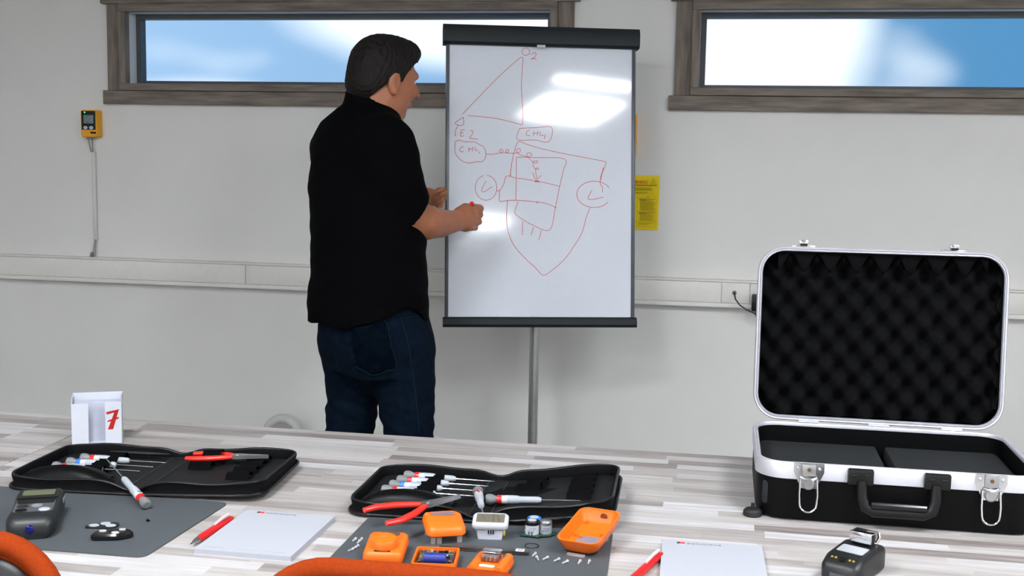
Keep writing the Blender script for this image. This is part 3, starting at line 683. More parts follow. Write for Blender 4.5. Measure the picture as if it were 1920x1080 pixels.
# ---- jeans
Jf = Field(lo, (hi.x, hi.y, 1.02), .006)
def jrow(py, px, a, b, d=PD): p = td(px, py, d); return (p.z, p.x, p.y, a, b)
Jf.column([jrow(560, 704, .185, .150), jrow(610, 706, .188, .165), jrow(645, 709, .186, .168), jrow(690, 709, .168, .145)], tuple(ri), tuple(fa), .0)
for s in (-1, 1):
    c_ = hip+ri*(s*.085)-fa*.062+Z*.0; Jf.ell(c_, (.09, .09, .112), None, .05)
Jf.chain([(Rh, .097), (td(761, 720, 3.70), .092), (td(762, 757, 3.70), .089), (Rk, .0805), (Vector((Ra.x, Ra.y, .35)), .068), (Vector((Ra.x, Ra.y, .06)), .062)], .03)
Jf.chain([(Lh, .096), (td(663, 720, 3.82), .090), (td(661, 757, 3.82), .084), (Lk_, .080), (Vector((La.x, La.y, .35)), .066), (Vector((La.x, La.y, .06)), .062)], .03)
Jf.chain([(td(745, 690, 3.72), .08), (td(672, 690, 3.80), .08)], .05)
sl, x, y, z = Jf.sub(Jf.lo, Jf.lo+Jf.h*Jf.n)
wz = np.clip((.72-z)/.2, .25, 1)
Jf.f += (wz*(.0042*np.sin(z*75+3.0*np.sin(x*15+y*12))*np.sin(x*20-y*16+z*9)+.002*np.sin(z*140+x*60))).astype(np.float32)
Jf.f = np.maximum(Jf.f, (.035-z).astype(np.float32))
jeans = Jf.mesh('jeans', DENIM, man, base)
# back pocket: a patch lifted off the jeans
def patch(name, src, poly, m, lift, parent):
    me = src.data; co = np.empty(len(me.vertices)*3, np.float32); me.vertices.foreach_get('co', co); co = co.reshape(-1, 3)
    nr_ = np.empty(len(me.vertices)*3, np.float32); me.vertices.foreach_get('normal', nr_); nr_ = nr_.reshape(-1, 3)
    w = co+A3(base)-A3(CP); k = w@A3(fw); sx = 960+F*(w@A3(RR))/k; sy = 540-F*(w@A3(UU))/k
    ok = (nr_@A3(fw)) < -.1
    for (ax_, ay_), (bx_, by_) in zip(poly, poly[1:]+poly[:1]): ok &= ((bx_-ax_)*(sy-ay_)-(by_-ay_)*(sx-ax_)) > 0
    bm = bmesh.new(); mp_ = {}
    for p in me.polygons:
        vs = list(p.vertices)
        if all(ok[i] for i in vs):
            for i in vs:
                if i not in mp_: mp_[i] = bm.verts.new(co[i]+nr_[i]*lift)
            bm.faces.new([mp_[i] for i in vs])
    r = bmesh.ops.extrude_face_region(bm, geom=bm.faces[:])
    for v_ in [g for g in r['geom'] if isinstance(g, bmesh.types.BMVert)]:
        pass
    return bm
pk = patch('pocket', jeans, [(655, 618), (722, 603), (741, 688), (700, 702), (668, 686)], DENIM, .0045, man)
po = obj('back_pocket', pk, DENIM, jeans, ang=70)
def seam(name, src, line, r, parent, lift=.004):
    me = src.data; co = np.empty(len(me.vertices)*3, np.float32); me.vertices.foreach_get('co', co); co = co.reshape(-1, 3)
    nr_ = np.empty(len(me.vertices)*3, np.float32); me.vertices.foreach_get('normal', nr_); nr_ = nr_.reshape(-1, 3)
    w = co+A3(base)-A3(CP); k = w@A3(fw); sx = 960+F*(w@A3(RR))/k; sy = 540-F*(w@A3(UU))/k; fr = (nr_@A3(fw)) < -.02
    pts = []
    for p in smooth_line(line, 6):
        d = (sx-p[0])**2+(sy-p[1])**2+np.where(fr, 0, 1e6); i = np.argsort(d)[:5]; q = co[i].mean(0)+nr_[i].mean(0)*lift
        if not pts or np.linalg.norm(q-np.array(pts[-1])) > .004: pts.append(tuple(float(v) for v in q))
    return obj(name, tube(bmn(), pts, r, 6), STITCH, parent, ang=70)
seam('pocket_stitch', jeans, [(655, 618), (690, 613), (722, 603), (733, 650), (741, 688), (720, 696), (700, 702), (668, 686)], .0016, jeans, .0055)
seam('side_seam', jeans, [(738, 580), (752, 600), (764, 640), (772, 690), (780, 750), (786, 812)], .0018, jeans, .001)
seam('pocket_edge', jeans, [(752, 597), (775, 594), (797, 585)], .0018, jeans, .002)
# ---- shoes
for nm, a in (('r', Ra), ('l', La)):
    b = bmn(); rings = []
    for t_, w_, h_ in ((-.07, .02, .05), (-.06, .036, .075), (-.02, .040, .085), (.05, .044, .068), (.12, .047, .05), (.17, .040, .04), (.20, .018, .03)):
        c_ = Vector((a.x, a.y, 0))-base+fa*t_
        rings.append([c_+ri*(w_*q)+Z*zz for q, zz in ((-1, .02), (-1, h_*.6), (-.6, h_), (.6, h_), (1, h_*.6), (1, .02))])
    loft(b, rings); sh_ = obj('shoe', b, BLACKPL, man)
    b = bmn(); out = [(-.075, -.03), (-.075, .03), (.0, .043), (.12, .05), (.19, .03), (.21, 0), (.19, -.03), (.12, -.05), (0, -.043)]
    loft(b, [[Vector((a.x, a.y, zz))-base+fa*p+ri*q for p, q in out] for zz in (0, .022)]); obj('sole', b, SOLE, sh_)
# ---- marker in the right hand
mk = thing('red_marker', 'red whiteboard marker held in the right fist of the person', 'marker', (0, 0, 0))
aim(mk, td(884.5, 380.5, 3.895), td(889, 414, 3.985))
obj('barrel', lathe(bmn(), [(.003, 0), (.007, .0015), (.007, .09), (.006, .1)], 16, RY(PI/2)), REDPL, mk)
obj('marker_tip', lathe(bmn(), [(.004, .1), (.0025, .112)], 10, RY(PI/2)), BLACKPL, mk)

# ================================================================ TABLES
T = .76
def table(name, x0, x1, y0, y1, label):
    r = thing(name, label, 'table', ((x0+x1)/2, (y0+y1)/2, 0)); w = x1-x0; d = y1-y0
    tp = bmn(); box(tp, (0, 0, T-.014), (w, d, .028), .0015, 1); to = obj('table_top', tp, LAM, r, ang=20)
    b = bmn()
    for s in (-1, 1):
        obj('apron_rail', bb(-w/2+.06, w/2-.06, s*(d/2-.08)-.012, s*(d/2-.08)+.012, T-.075, T-.029), STEEL, r)
        obj('apron_rail', bb(s*(w/2-.08)-.012, s*(w/2-.08)+.012, -d/2+.095, d/2-.095, T-.075, T-.029), STEEL, r)
        for q in (-1, 1):
            l = obj('leg', tube(bmn(), [(s*(w/2-.05), q*(d/2-.05), .012), (s*(w/2-.05), q*(d/2-.05), T-.029)], .022, 14), STEEL, r)
            obj('foot_cap', lathe(bmn(), [(.024, 0), (.026, .004), (.025, .0125)], 14, TR((s*(w/2-.05), q*(d/2-.05), 0))), BLACKPL, l)
    return r
YT = 2.517; XS = -1.406
table('conference_table', XS+.002, 1.10, 1.50, YT, 'long table with weathered grey plank laminate holding tool cases and notepads')
table('conference_table', XS-1.6, XS-.002, 1.50, YT-.005, 'weathered plank laminate table beyond the seam beside the number box')

def P(px, py, z=0): return tz(px, py, T+z)
def flat(name, corners, z0, z1, m, label, cat, r=.012, group=None):
    """a thin sheet given by four photo corners on the table"""
    q = [P(*c, z0) for c in corners]; c = sum(q, Vector())/4
    o = thing(name, label, cat, (c.x, c.y, T+z0), 0, group) if label else None
    return q, c, o
def roundpoly(q, r, n=5):
    out = []; L = len(q)
    for i in range(L):
        p = Vector(q[i][:2]); a = (Vector(q[i-1][:2])-p).normalized(); b_ = (Vector(q[(i+1) % L][:2])-p).normalized()
        for k in range(n+1):
            t_ = k/n; A_ = p+a*r; B__ = p+b_*r
            out.append(tuple((A_*(1-t_)**2+p*(2*t_*(1-t_))+B__*t_*t_)))
    return out
def ccw(o):
    s = sum(o[i][0]*o[(i+1) % len(o)][1]-o[(i+1) % len(o)][0]*o[i][1] for i in range(len(o))); return o if s > 0 else o[::-1]
MT = .0022
def work_mat(corners, label):
    q = [Vector(p) for p in corners]; c = sum(q, Vector())/4; c.z = T
    o = obj('work_mat', slab(bmn(), ccw([(x-c.x, y-c.y) for x, y in roundpoly(q, .018)]), .0001, MT), MATM); o.location = c
    tag(o, label, 'work mat'); return o
# mats: visible corners measured on the table, the rest completed to a rectangle
work_mat([(-1.335, 1.940, 0), (-.862, 1.945, 0), (-.872, 1.645, 0), (-1.345, 1.640, 0)], 'grey work mat under the black handheld gas meter and keypad parts')
work_mat([(-.592, 1.930, 0), (-.165, 1.940, 0), (-.150, 1.635, 0), (-.590, 1.625, 0)], 'grey work mat covered with orange gas detector parts and screws')

# ---- notepads and pens
def notepad(x0, x1, y0, y1, rz, label):
    w = x1-x0; d = y1-y0
    o = thing('notepad', label, 'notepad', ((x0+x1)/2, (y0+y1)/2, T), rz)
    obj('paper_block', bb(-w/2, w/2, -d/2, d/2, 0, .009, .0006), PAPER, o, smooth=False)
    obj('backing_card', bb(-w/2-.0003, w/2+.0003, -d/2-.0003, d/2+.0003, -.0, .0008), CARD, o, smooth=False)
    obj('logo_square', bb(-w/2+.029, -w/2+.037, d/2-.0155, d/2-.0085, .0091, .0093), REDTXT, o, smooth=False)
    obj('logo_square', bb(-w/2+.024, -w/2+.029, d/2-.0155, d/2-.0085, .0091, .0093), BLACKTXT, o, smooth=False)
    text('logo_text', 'solutions', .0135, GREYTXT, o, TR((-w/2+.040, d/2-.0125, .0092)), 'LEFT', ext=.0001, wide=1.15)
    for k in range(3): obj('footer_print', bb(-w/2+.01+k*.052, -w/2+.045+k*.052, -d/2+.012, -d/2+.0135, .0091, .0092), mat('faint_grey', (154, 156, 164), .8), o, smooth=False)
    return o
notepad(-.806, -.644, 1.682, 1.894, 0, 'white notepad lying between the two grey mats')
notepad(-.077, .085, 1.690, 1.902, .03, 'white notepad lying between the right mat and the black gas detector')
def pen(A, B, label):
    o = thing('ballpoint_pen', label, 'pen'); aim(o, A, B); L = (Vector(B)-Vector(A)).length
    q = RY(PI/2)
    obj('barrel', lathe(bmn(), [(.0050, .020), (.0062, .03), (.0066, L*.55), (.0058, L*.86), (.0052, L-.006), (.003, L)], 16, q), REDPL, o)
    obj('tip_cone', lathe(bmn(), [(.0012, 0), (.0018, .004), (.0038, .010), (.0051, .0205)], 16, q), CHROME, o)
    obj('point', lathe(bmn(), [(.0004, -.003), (.0011, .001)], 8, q), BLACKPL, o)
    obj('clip', tube(bmn(), [(L*.94, 0, .006), (L*.90, 0, .0105), (L*.75, 0, .0108), (L*.55, 0, .0078)], [.002, .0028, .0028, .002], 8), mat('pen_clip', (225, 190, 195), .3), o)
    return o
pen(P(359, 1019, .0068), P(436, 971, .0068), 'red ballpoint pen lying beside the notepad between the mats')
pen(P(1172, 1098, .0068), P(1241, 1038, .0068), 'red ballpoint pen lying beside the notepad near the black gas detector')

# ---- number box
c0 = P(126, 832); c1 = P(219, 832); w = (c1-c0).length*.98; h = .104
nb_ = thing('number_box', 'white cardboard slot box with a red 7 standing behind the left tool case', 'box', ((c0.x+c1.x)/2, (c0.y+c1.y)/2+.025, T), .45)
obj('back_panel', bb(-w/2, w/2, .022, .024, 0, h), CARD, nb_, smooth=False)
for s in (-1, 1): obj('side_panel', bb(min(s*w/2, s*(w/2-.002)), max(s*w/2, s*(w/2-.002)), -.025, .0215, 0, h*(.97)), CARD, nb_, smooth=False)
obj('front_flap', bb(-w/2+.0005, -w/2+w*.335, -.0272, -.0252, 0, h*.86), CARD, nb_, smooth=False)
obj('front_flap', bb(w/2-w*.33, w/2-.0005, -.0272, -.0252, 0, h*.88), CARD, nb_, smooth=False)
obj('note_stack', bb(-w/2+.004, w/2-.004, -.004, .020, .0, h*.845, .0008), mat('shaded_note_paper', (176, 179, 194), .8), nb_, smooth=False)  # shade inside the slot is put into the greyer paper colour
obj('bottom_panel', bb(-w/2+.002, w/2-.002, -.025, -.005, 0, .002), CARD, nb_, smooth=False)
b = bmn()
for poly in ([(0, .82), (.05, .68), (.55, .80), (.62, .95), (.98, 1.0), (.55, 0), (.12, 0), (.62, .86)],):
    pass
def quad2(b, pts, y):
    vs = [b.verts.new((x, y, z)) for x, z in pts]; b.faces.new(vs)
dx = w/2-w*.315; dzz = h*.30; sw = w*.27; shh = h*.42
def D7(l): return [(dx+x*sw, dzz+z*shh) for x, z in l]
for l in ([(0, .87), (.08, .75), (.62, .84), (.98, 1)], [(.62, .84), (.98, 1), (.52, .0), (.12, .0)], [(.08, .36), (.16, .46), (.98, .62), (.94, .52)]):
    quad2(b, D7(l), -.0276-.0001*len(b.faces))
bmesh.ops.solidify(b, geom=b.faces[:], thickness=.0002)
obj('red_numeral', b, REDTXT, nb_, smooth=False)

# ================================================================ TOOL WALLETS
def wallet(loc, rz, tilt, label, Wd=.470, hold=.013):
    """open zip-round tool wallet: two trays joined by a spine; local X along the length"""
    r = thing('tool_wallet', label, 'tool wallet', loc, rz)
    D, HR_ = .262, .026
    out = rrect(Wd, D, .035, 6)
    # resample edges so the rim can dip at the spine
    pts = []
    for i, p in enumerate(out):
        q = out[(i+1) % len(out)]; n_ = max(1, int(math.hypot(q[0]-p[0], q[1]-p[1])/.012))
        pts += [(p[0]+(q[0]-p[0])*k/n_, p[1]+(q[1]-p[1])*k/n_) for k in range(n_)]
    def lift(x): t_ = max(0, x-.02); return t_*math.tan(tilt)
    def rim(x, y): return HR_-.014*math.exp(-((x-.0)/.030)**2)+.002*math.sin(x*40+y*10)
    def ring(inset, zf): return [(x-inset*(1 if x > Wd/2-.05 else -1 if x < -Wd/2+.05 else 0)*min(1, abs(abs(x)-(Wd/2-.05))/.05), y-inset*(1 if y > D/2-.05 else -1 if y < -D/2+.05 else 0)*min(1, abs(abs(y)-(D/2-.05))/.05), zf(x, y)+lift(x)) for x, y in pts]
    b = bmn()
    loft(b, [ring(.004, lambda x, y: .0005), ring(-.001, lambda x, y: .004), ring(.004, lambda x, y: .011), ring(.001, lambda x, y: rim(x, y)-.002), ring(.006, lambda x, y: rim(x, y)), ring(.009, lambda x, y: rim(x, y)-.004), ring(.009, lambda x, y: .0075)], True, False)
    sh = obj('shell', b, FABRIC, r, ang=60)
    for nm, ins, zf, rr in (('zip_tape', .0035, lambda x, y: rim(x, y), .0026), ('lower_piping', -.001, lambda x, y: .0055, .0032)):
        obj(nm, tube(bmn(), ring(ins, zf), rr, 6, closed=True), VINYL, r, ang=60)
    # lining floor (follows the lifted half)
    b = bmn(); nx = 24
    loft(b, [[(-Wd/2+.008+(Wd-.016)*i/nx, y, .0078+lift(-Wd/2+.008+(Wd-.016)*i/nx)+.0015*math.exp(-((-Wd/2+(Wd)*i/nx)/.02)**2)) for i in range(nx+1)] for y in (-D/2+.008, D/2-.008)], False, False, False)
    obj('lining', b, LINING, r)
    for x in (-.018, .018): obj('spine_seam', bb(x-.0006, x+.0006, -D/2+.02, D/2-.02, .0085, .0102), mat('seam_grey', (52, 54, 56), .6), r)
    # pocket at the front of the left tray
    b = bmn(); n_ = 10
    rg = []
    for j, (yy, hh) in enumerate(((-D/2+.012, .010), (-D/2+.014, .034), (-D/2+.036, .044), (-D/2+.062, .038), (-D/2+.080, .012))):
        rg.append([(-Wd/2+.018+(.165)*i/n_, yy, .008+(hh-.008)*(math.sin(PI*min(1, max(0, (i+.35)/(n_+.7))))**.45)) for i in range(n_+1)])
    loft(b, rg, False, False, False); bmesh.ops.solidify(b, geom=b.faces[:], thickness=.0012); obj('pocket', b, VINYL, r, ang=70)
    # elastic loops in the left tray and on the right tray
    def loopstrap(x0, x1, ys, hgt):
        for y0_, y1_ in ys:
            b = bmn(); m_ = 8
            loft(b, [[(x, y0_+(y1_-y0_)*k/m_, .009+lift(x)+hgt*math.sin(PI*k/m_)**.7) for k in range(m_+1)] for x in (x0, x1)], False, False, False)
            bmesh.ops.solidify(b, geom=b.faces[:], thickness=.001); obj('elastic_loop', b, ELASTIC, r, ang=70)
    loopstrap(-.135, -.098, [(-.046+.034*k, -.015+.034*k) for k in range(4)], .0185)
    loopstrap(.045, .090, [(.030, .062)], .013); loopstrap(.060, .098, [(.060, .106)], hold)
    loopstrap(.145, .190, [(-.040, -.004), (.000, .036), (.042, .078), (.084, .114)], .011)
    return r
w1 = wallet(Vector((-1.062, 2.072, T)), math.radians(4.5), math.radians(2.0), 'open black zip tool wallet holding red pliers beside the number box', .492, .027)
w2 = wallet(Vector((-.405, 2.062, T)), math.radians(2.0), math.radians(7), 'open black zip tool wallet with screwdrivers behind the orange parts')

def screwdriver(A, B, label, band=REDPL, shaft=.075, hl_=.095, scale=1):
    o = thing('precision_screwdriver', label, 'screwdriver'); aim(o, A, B); q = RY(PI/2)
    obj('swivel_cap', lathe(bmn(), [(.006, -.006), (.0088, -.004), (.0098, 0), (.0092, .006), (.0066, .012), (.006, .0155)], 18, q), SDCAP, o)
    obj('colour_band', lathe(bmn(), [(.0075, .0155), (.0078, .0165), (.0078, .0235), (.0078, .024)], 18, q), band, o)
    h_ = obj('handle', lathe(bmn(), [(.0076, .024), (.0078, .045), (.0074, .052), (.0060, .057), (.0062, .082), (.0058, .090), (.0040, hl_)], 18, q), SDGREY, o)
    lb = bmn(); lathe(lb, [(.00795, .0245), (.00795, .034)], 18, q); l_ = obj('label_band', lb, CARD, h_)
    for k in range(3): obj('label_mark', box(bmn(), (.027+.0025*k, -.0015+.001*k, .0079), (.0014, .004, .0004)), BLACKTXT, l_, smooth=False)
    obj('blade', lathe(bmn(), [(.0016, hl_-.004), (.0014, hl_+shaft*.85), (.0008, hl_+shaft)], 10, q), CHROME, o)
    return o
def on(w, x, y, z):  # a point in a wallet's own frame
    return w.matrix_world @ Vector((x, y, z)) if False else Vector(w.location)+Matrix.Rotation(w.rotation_euler.z, 3, 'Z') @ Vector((x, y, z))
zs = .0215
for k, (y, lab, bd) in enumerate(((-.0305, 'screwdriver in the wallet loop nearest the pocket, behind the red pliers', REDPL), (.0035, 'screwdriver with blue band in the second loop, wallet behind the orange parts', BLUEPL), (.0375, 'screwdriver in the third loop, wallet behind the orange parts', REDPL), (.0715, 'screwdriver in the loop by the rear rim, wallet behind the orange parts', REDPL))):
    x0_ = -.190+.006*k
    screwdriver(on(w2, x0_, y, zs), on(w2, x0_+.17, y, zs-.002), lab, bd)
for k, (y, lab, bd) in enumerate(((-.0305, 'screwdriver in the loop beside the pocket of the wallet near the number box', REDPL), (.0035, 'blue banded screwdriver in a loop of the wallet near the number box', BLUEPL), (.0375, 'screwdriver in the loop nearest the number box', REDPL))):
    screwdriver(on(w1, -.196+.012*k, y, zs), on(w1, -.03, y, zs-.002), lab, bd)
A_ = P(916, 936, .022); screwdriver(A_, A_+(P(1082, 943, .022)-A_)*1.0+Vector((0, 0, .004)), 'loose screwdriver lying lengthwise in the wallet behind the white module', shaft=.07)
screwdriver(P(896, 921, .032), P(907, 970, .034), 'loose screwdriver lying across the front rim of the wallet behind the white module', shaft=.07)
screwdriver(P(273, 944, .0125), P(228, 893, .040), 'loose screwdriver leaning from the grey mat onto the rim of the tool wallet')

def pliers(A, B, label, open_=.30, L=.165, up=Z):
    """local +X from handle ends to jaw tips; lies flat in its local XY"""
    o = thing('needle_nose_pliers', label, 'pliers'); aim(o, A, B)
    for s in (-1, 1):
        hd = [(0, s*(.010+open_*.075), 0), (.025, s*(.013+open_*.072), 0), (.055, s*(.012+open_*.045), 0), (.08, s*(.008+open_*.015), 0), (.092, s*.006, 0)]
        obj('handle_grip', tube(bmn(), hd, [.0055, .0066, .0068, .0062, .0050], 12, flat=.8), PLIERR, o, ang=60)
        b = bmn(); out = [(.088, -.002), (.088, .0085), (.102, .0100), (.118, .0072), (L-.004, .0018), (L, .0005), (L-.002, .0), (.125, .0003)]
        slab(b, ccw([(x, s*y) for x, y in out]), -.0035, .0035); obj('jaw', b, STEEL, o)
    obj('pivot', lathe(bmn(), [(.004, .0034), (.0038, .0046), (.002, .005)], 14, TR((.1, 0, 0))), CHROME, o)
    return o
pliers(P(703, 969, .035), P(861, 931, .046), 'open needle nose pliers with red grips resting on the wallet rim', .42, .165)
pliers(on(w1, .030, .082, .023), on(w1, .19, .074, .031), 'red handled pliers held by elastic loops inside the tool wallet', .12)
tw = thing('dark_tweezers', 'slim dark tweezers tucked along the rear rim of the left tool wallet', 'tweezers'); aim(tw, on(w1, -.145, .100, .020), on(w1, -.02, .100, .020))
for s in (-1, 1): obj('tweezer_arm', tube(bmn(), [(0, 0, 0), (.02, s*.002, 0), (.08, s*.004, 0), (.125, s*.001, 0)], [.003, .004, .0035, .001], 8, flat=.4), DARKPL, tw)

# ================================================================ ALUMINIUM CASE
CX0 = ty(1419, 870, 2.080).x; CY0 = 2.080; CD = .335
CWd = ty(1888, 700, CY0+CD).x-CX0; CHt = .106
cs = thing('equipment_case', 'open black equipment case with aluminium edging and egg-crate foam lid', 'case', (CX0, CY0, T))
CR = .052
def cring(i, z): return [(x, y, z) for x, y in rrect(CWd-2*i, CD-2*i, max(CR-i, .004), 8, CWd/2, CD/2)]
b = bmn(); loft(b, [cring(.014, 0), cring(.004, .004), cring(.0015, .014), cring(.0015, CHt-.028), cring(.0015, CHt-.006), cring(.0085, CHt-.006), cring(.0085, .02)], True, True); obj('body', b, CASEBLK, cs, ang=35)
b = bmn(); loft(b, [cring(.0015, CHt-.030), cring(-.0008, CHt-.029), cring(-.0008, CHt-.003), cring(.0005, CHt-.001), cring(.0035, CHt-.0015), cring(.0045, CHt-.0035), cring(.0055, CHt-.001), cring(.008, CHt), cring(.009, CHt-.002), cring(.009, CHt-.007)], False, False); obj('rim_band', b, ALU, cs, ang=40)
# inner pads, a dark gap between them
gx = P(1652, 850, .06).x-CX0
obj('foam_pad', box(bmn(), ((.012+gx-.008)/2, CD/2, .046), (gx-.008-.012, CD-.024, .044), .006), mat('pad_grey', (36, 38, 40), .8, spec=.2), cs)
obj('foam_pad', box(bmn(), ((gx+.008+CWd-.012)/2, CD/2, .046), (CWd-.012-gx-.008, CD-.024, .044), .006), mat('pad_grey', (22, 24, 26), .8), cs)
wr = P(1825, 875, .08); obj('wire_end', tube(bmn(), [(wr.x-CX0, wr.y-CY0, .066), (wr.x-CX0+.02, wr.y-CY0-.012, .070)], .0009, 6), CHROME, cs)
# latches
def latch(px):
    x = ty(px, 895, CY0).x-CX0
    r = bpy.data.objects.new('latch', None); C.objects.link(r); r.parent = cs; r.location = (x, -.001, 0)
    z1 = CHt+.001
    b = bmn(); loft(b, [[(-.026, y, z1), (.026, y, z1), (.026, y, z1-.016), (.017, y, z1-.036), (.013, y, z1-.045), (-.013, y, z1-.045), (-.017, y, z1-.036), (-.026, y, z1-.016)] for y in (0, -.0022)]); obj('latch_plate', b, CHROME, r)
    obj('latch_lever', bb(-.0115, .0115, -.007, -.002, z1-.022, z1-.001, .0015), STEEL, r)
    obj('lever_lip', tube(bmn(), [(-.014, -.006, z1-.024), (-.006, -.0085, z1-.027), (.006, -.0085, z1-.027), (.014, -.006, z1-.024)], .003, 8), CHROME, r)
    obj('key_barrel', lathe(bmn(), [(.0035, 0), (.0032, .003)], 12, TR((0, -.006, z1-.010)) @ RX(PI/2)), mat('brass', (120, 96, 52), .4, metal=.8), r)
    obj('lower_barrel', lathe(bmn(), [(.011, -.002), (.011, .004), (.009, .006)], 14, TR((0, -.002, z1-.036)) @ RX(PI/2)), STEEL, r)
    for s in (-1, 1): obj('rivet', lathe(bmn(), [(.0032, 0), (.0024, .0018), (.0008, .0024)], 10, TR((s*.0185, -.002, z1-.009)) @ RX(PI/2)), CHROME, r)
    pts = [(-.0145, -.006, z1-.028), (-.0155, -.011, z1-.055), (-.0145, -.013, z1-.070)]+[(-.0145*math.cos(a*PI/8), -.014, z1-.070-.0145*math.sin(a*PI/8)) for a in range(1, 8)]+[(.0145, -.013, z1-.070), (.0155, -.011, z1-.055), (.0145, -.006, z1-.028)]
    obj('hasp_loop', tube(bmn(), pts, .0019, 8), CHROME, r)
latch(1516); latch(1859)
# handle
hx0 = ty(1613, 890, CY0).x-CX0; hx1 = ty(1757, 893, CY0).x-CX0
hd = bpy.data.objects.new('carry_handle', None); C.objects.link(hd); hd.parent = cs
for x in (hx0, hx1):
    obj('handle_bracket', bb(x-.022, x+.022, -.013, -.001, CHt-.030, CHt-.002, .003), BLACKPL, hd)
    for s in (-1, 1): obj('bracket_pin', tube(bmn(), [(x+s*.010-.005, -.0135, CHt-.012), (x+s*.010+.005, -.0135, CHt-.012)], .0022, 8), BLACKPL, hd)
grip = [(hx0+.002, -.012, CHt-.022), (hx0+.003, -.017, CHt-.050), (hx0+.008, -.020, CHt-.066), (hx0+.022, -.021, CHt-.073), (hx1-.022, -.021, CHt-.073), (hx1-.008, -.020, CHt-.066), (hx1-.003, -.017, CHt-.050), (hx1-.002, -.012, CHt-.022)]
obj('handle_arch', tube(bmn(), grip, [.0085, .0095, .010, .0095, .0095, .010, .0095, .0085], 12, flat=.75), VINYL, hd, ang=60)
obj('grip_bar', tube(bmn(), [(hx0+.018, -.022, CHt-.062), (hx1-.018, -.022, CHt-.062)], .007, 12), mat('gloss_black', (10, 10, 12), .15), hd)
# lid
lid = bpy.data.objects.new('lid', None); C.objects.link(lid); lid.parent = cs; lid.location = (0, CD, CHt+.003); lid.rotation_euler = (math.radians(-5), 0, 0)
LH = CD+.018; LT = .062
def lring(i, y): return [(x, y, z) for x, z in rrect(CWd-2*i, LH-2*i, max(CR-i, .004), 8, CWd/2, LH/2)]
b = bmn(); loft(b, [lring(.009, .008), lring(.009, .002), lring(.0075, 0), lring(.0055, .0012), lring(.0045, .004), lring(.0035, .0012), lring(.0012, .0005), lring(-.0008, .003), lring(-.0008, .028), lring(.0015, .029)], False, False); obj('lid_band', b, ALU, lid, ang=40)
b = bmn(); loft(b, [lring(.0085, .02), lring(.0085, .006), lring(.003, .006), lring(.0015, .028), lring(.0015, LT-.012), lring(.006, LT-.002), lring(.016, LT), lring(.016, LT-.003), lring(.009, LT-.01)], False, True); obj('lid_shell', b, CASEBLK, lid, ang=35)
# egg-crate foam
b = bmn(); nx, nz_ = 96, 64; g = []
for j in range(nz_+1):
    g.append([(.009+(CWd-.018)*i/nx, .036-.017*math.cos(2*PI*(CWd*i/nx)/.056)*math.cos(2*PI*(LH*j/nz_)/.068), .009+(LH-.018)*j/nz_) for i in range(nx+1)])
vs = [[b.verts.new(p) for p in r_] for r_ in g]
for j in range(nz_):
    for i in range(nx):
        cxm = .009+(CWd-.018)*(i+.5)/nx; czm = .009+(LH-.018)*(j+.5)/nz_
        qx = max(0, abs(cxm-CWd/2)-(CWd/2-CR)); qz = max(0, abs(czm-LH/2)-(LH/2-CR))
        if math.hypot(qx, qz) < CR-.007: b.faces.new((vs[j][i], vs[j][i+1], vs[j+1][i+1], vs[j+1][i]))
bmesh.ops.delete(b, geom=[v for v in b.verts if not v.link_faces], context='VERTS'); obj('egg_crate_foam', b, FOAM, lid, ang=80)
# scalloped strip of foam along the top edge
b = bmn(); n_ = 96; x0_, x1_ = CR*.75, CWd-CR*.75
for y0_, y1_ in ((.012, .022),):
    lo_ = []; 
    for i in range(n_+1):
        x = x0_+(x1_-x0_)*i/n_; lo_.append((x, LH-.030-.017*math.cos(2*PI*(x-x0_)/.052)))
    rg = [[(x, y0_, LH-.0095) for x, z in lo_], [(x, y0_, z+.003) for x, z in lo_], [(x, y0_+.003, z) for x, z in lo_], [(x, y1_+.01, z+.004) for x, z in lo_], [(x, y1_+.01, LH-.0095) for x, z in lo_]]
    loft(b, rg, False, False, False)
obj('foam_scallop', b, FOAM, lid, ang=80)
b = bmn(); n_ = 60; rg = []
lo_ = [(CR*.8+(LH-1.6*CR)*i/n_) for i in range(n_+1)]
loft(b, [[(CWd-.0095, .014, z) for z in lo_], [(CWd-.014-.006*math.cos(2*PI*z/.05), .014, z) for z in lo_], [(CWd-.014-.006*math.cos(2*PI*z/.05), .028, z) for z in lo_]], False, False, False); obj('foam_scallop', b, FOAM, lid, ang=80)
for px in (1508, 1793):
    x = ty(px, 462, CY0+CD+.02).x-CX0
    k = obj('catch_plate', box(bmn(), (x, .014, LH+.0018), (.046, .022, .003), .001), CHROME, lid)
    obj('catch_hook', box(bmn(), (x, .006, LH+.009), (.018, .010, .010), .002), CHROME, k)
    obj('catch_slot', box(bmn(), (x, .0008, LH+.0052), (.014, .001, .004)), BLACKPL, k)
for px in (1516, 1648, 1785):
    x = ty(px, 790, CY0+CD).x-CX0
    hg = obj('hinge', tube(bmn(), [(x-.02, CD-.001, CHt+.0015), (x+.02, CD-.001, CHt+.0015)], .0026, 10), ALU, cs)
    obj('hinge_leaf', box(bmn(), (x, CD-.0045, CHt+.0006), (.038, .006, .0012)), CHROME, hg)
for x, y in ((.06, .05), (CWd-.06, .05), (.06, CD-.05), (CWd-.06, CD-.05)): pass
# rubber foot standing beside the case
rf = thing('rubber_suction_foot', 'small black rubber foot with a stub beside the equipment case corner', 'rubber foot', P(1411, 966))
obj('foot_base', lathe(bmn(), [(.016, 0), (.0175, .002), (.0165, .009), (.013, .0125), (.006, .014)], 20), mat('black_rubber', (15, 15, 17), .6), rf)
obj('stub', lathe(bmn(), [(.0035, .0135), (.0035, .022), (.003, .0225)], 12), mat('black_rubber', (15, 15, 17), .6), rf)

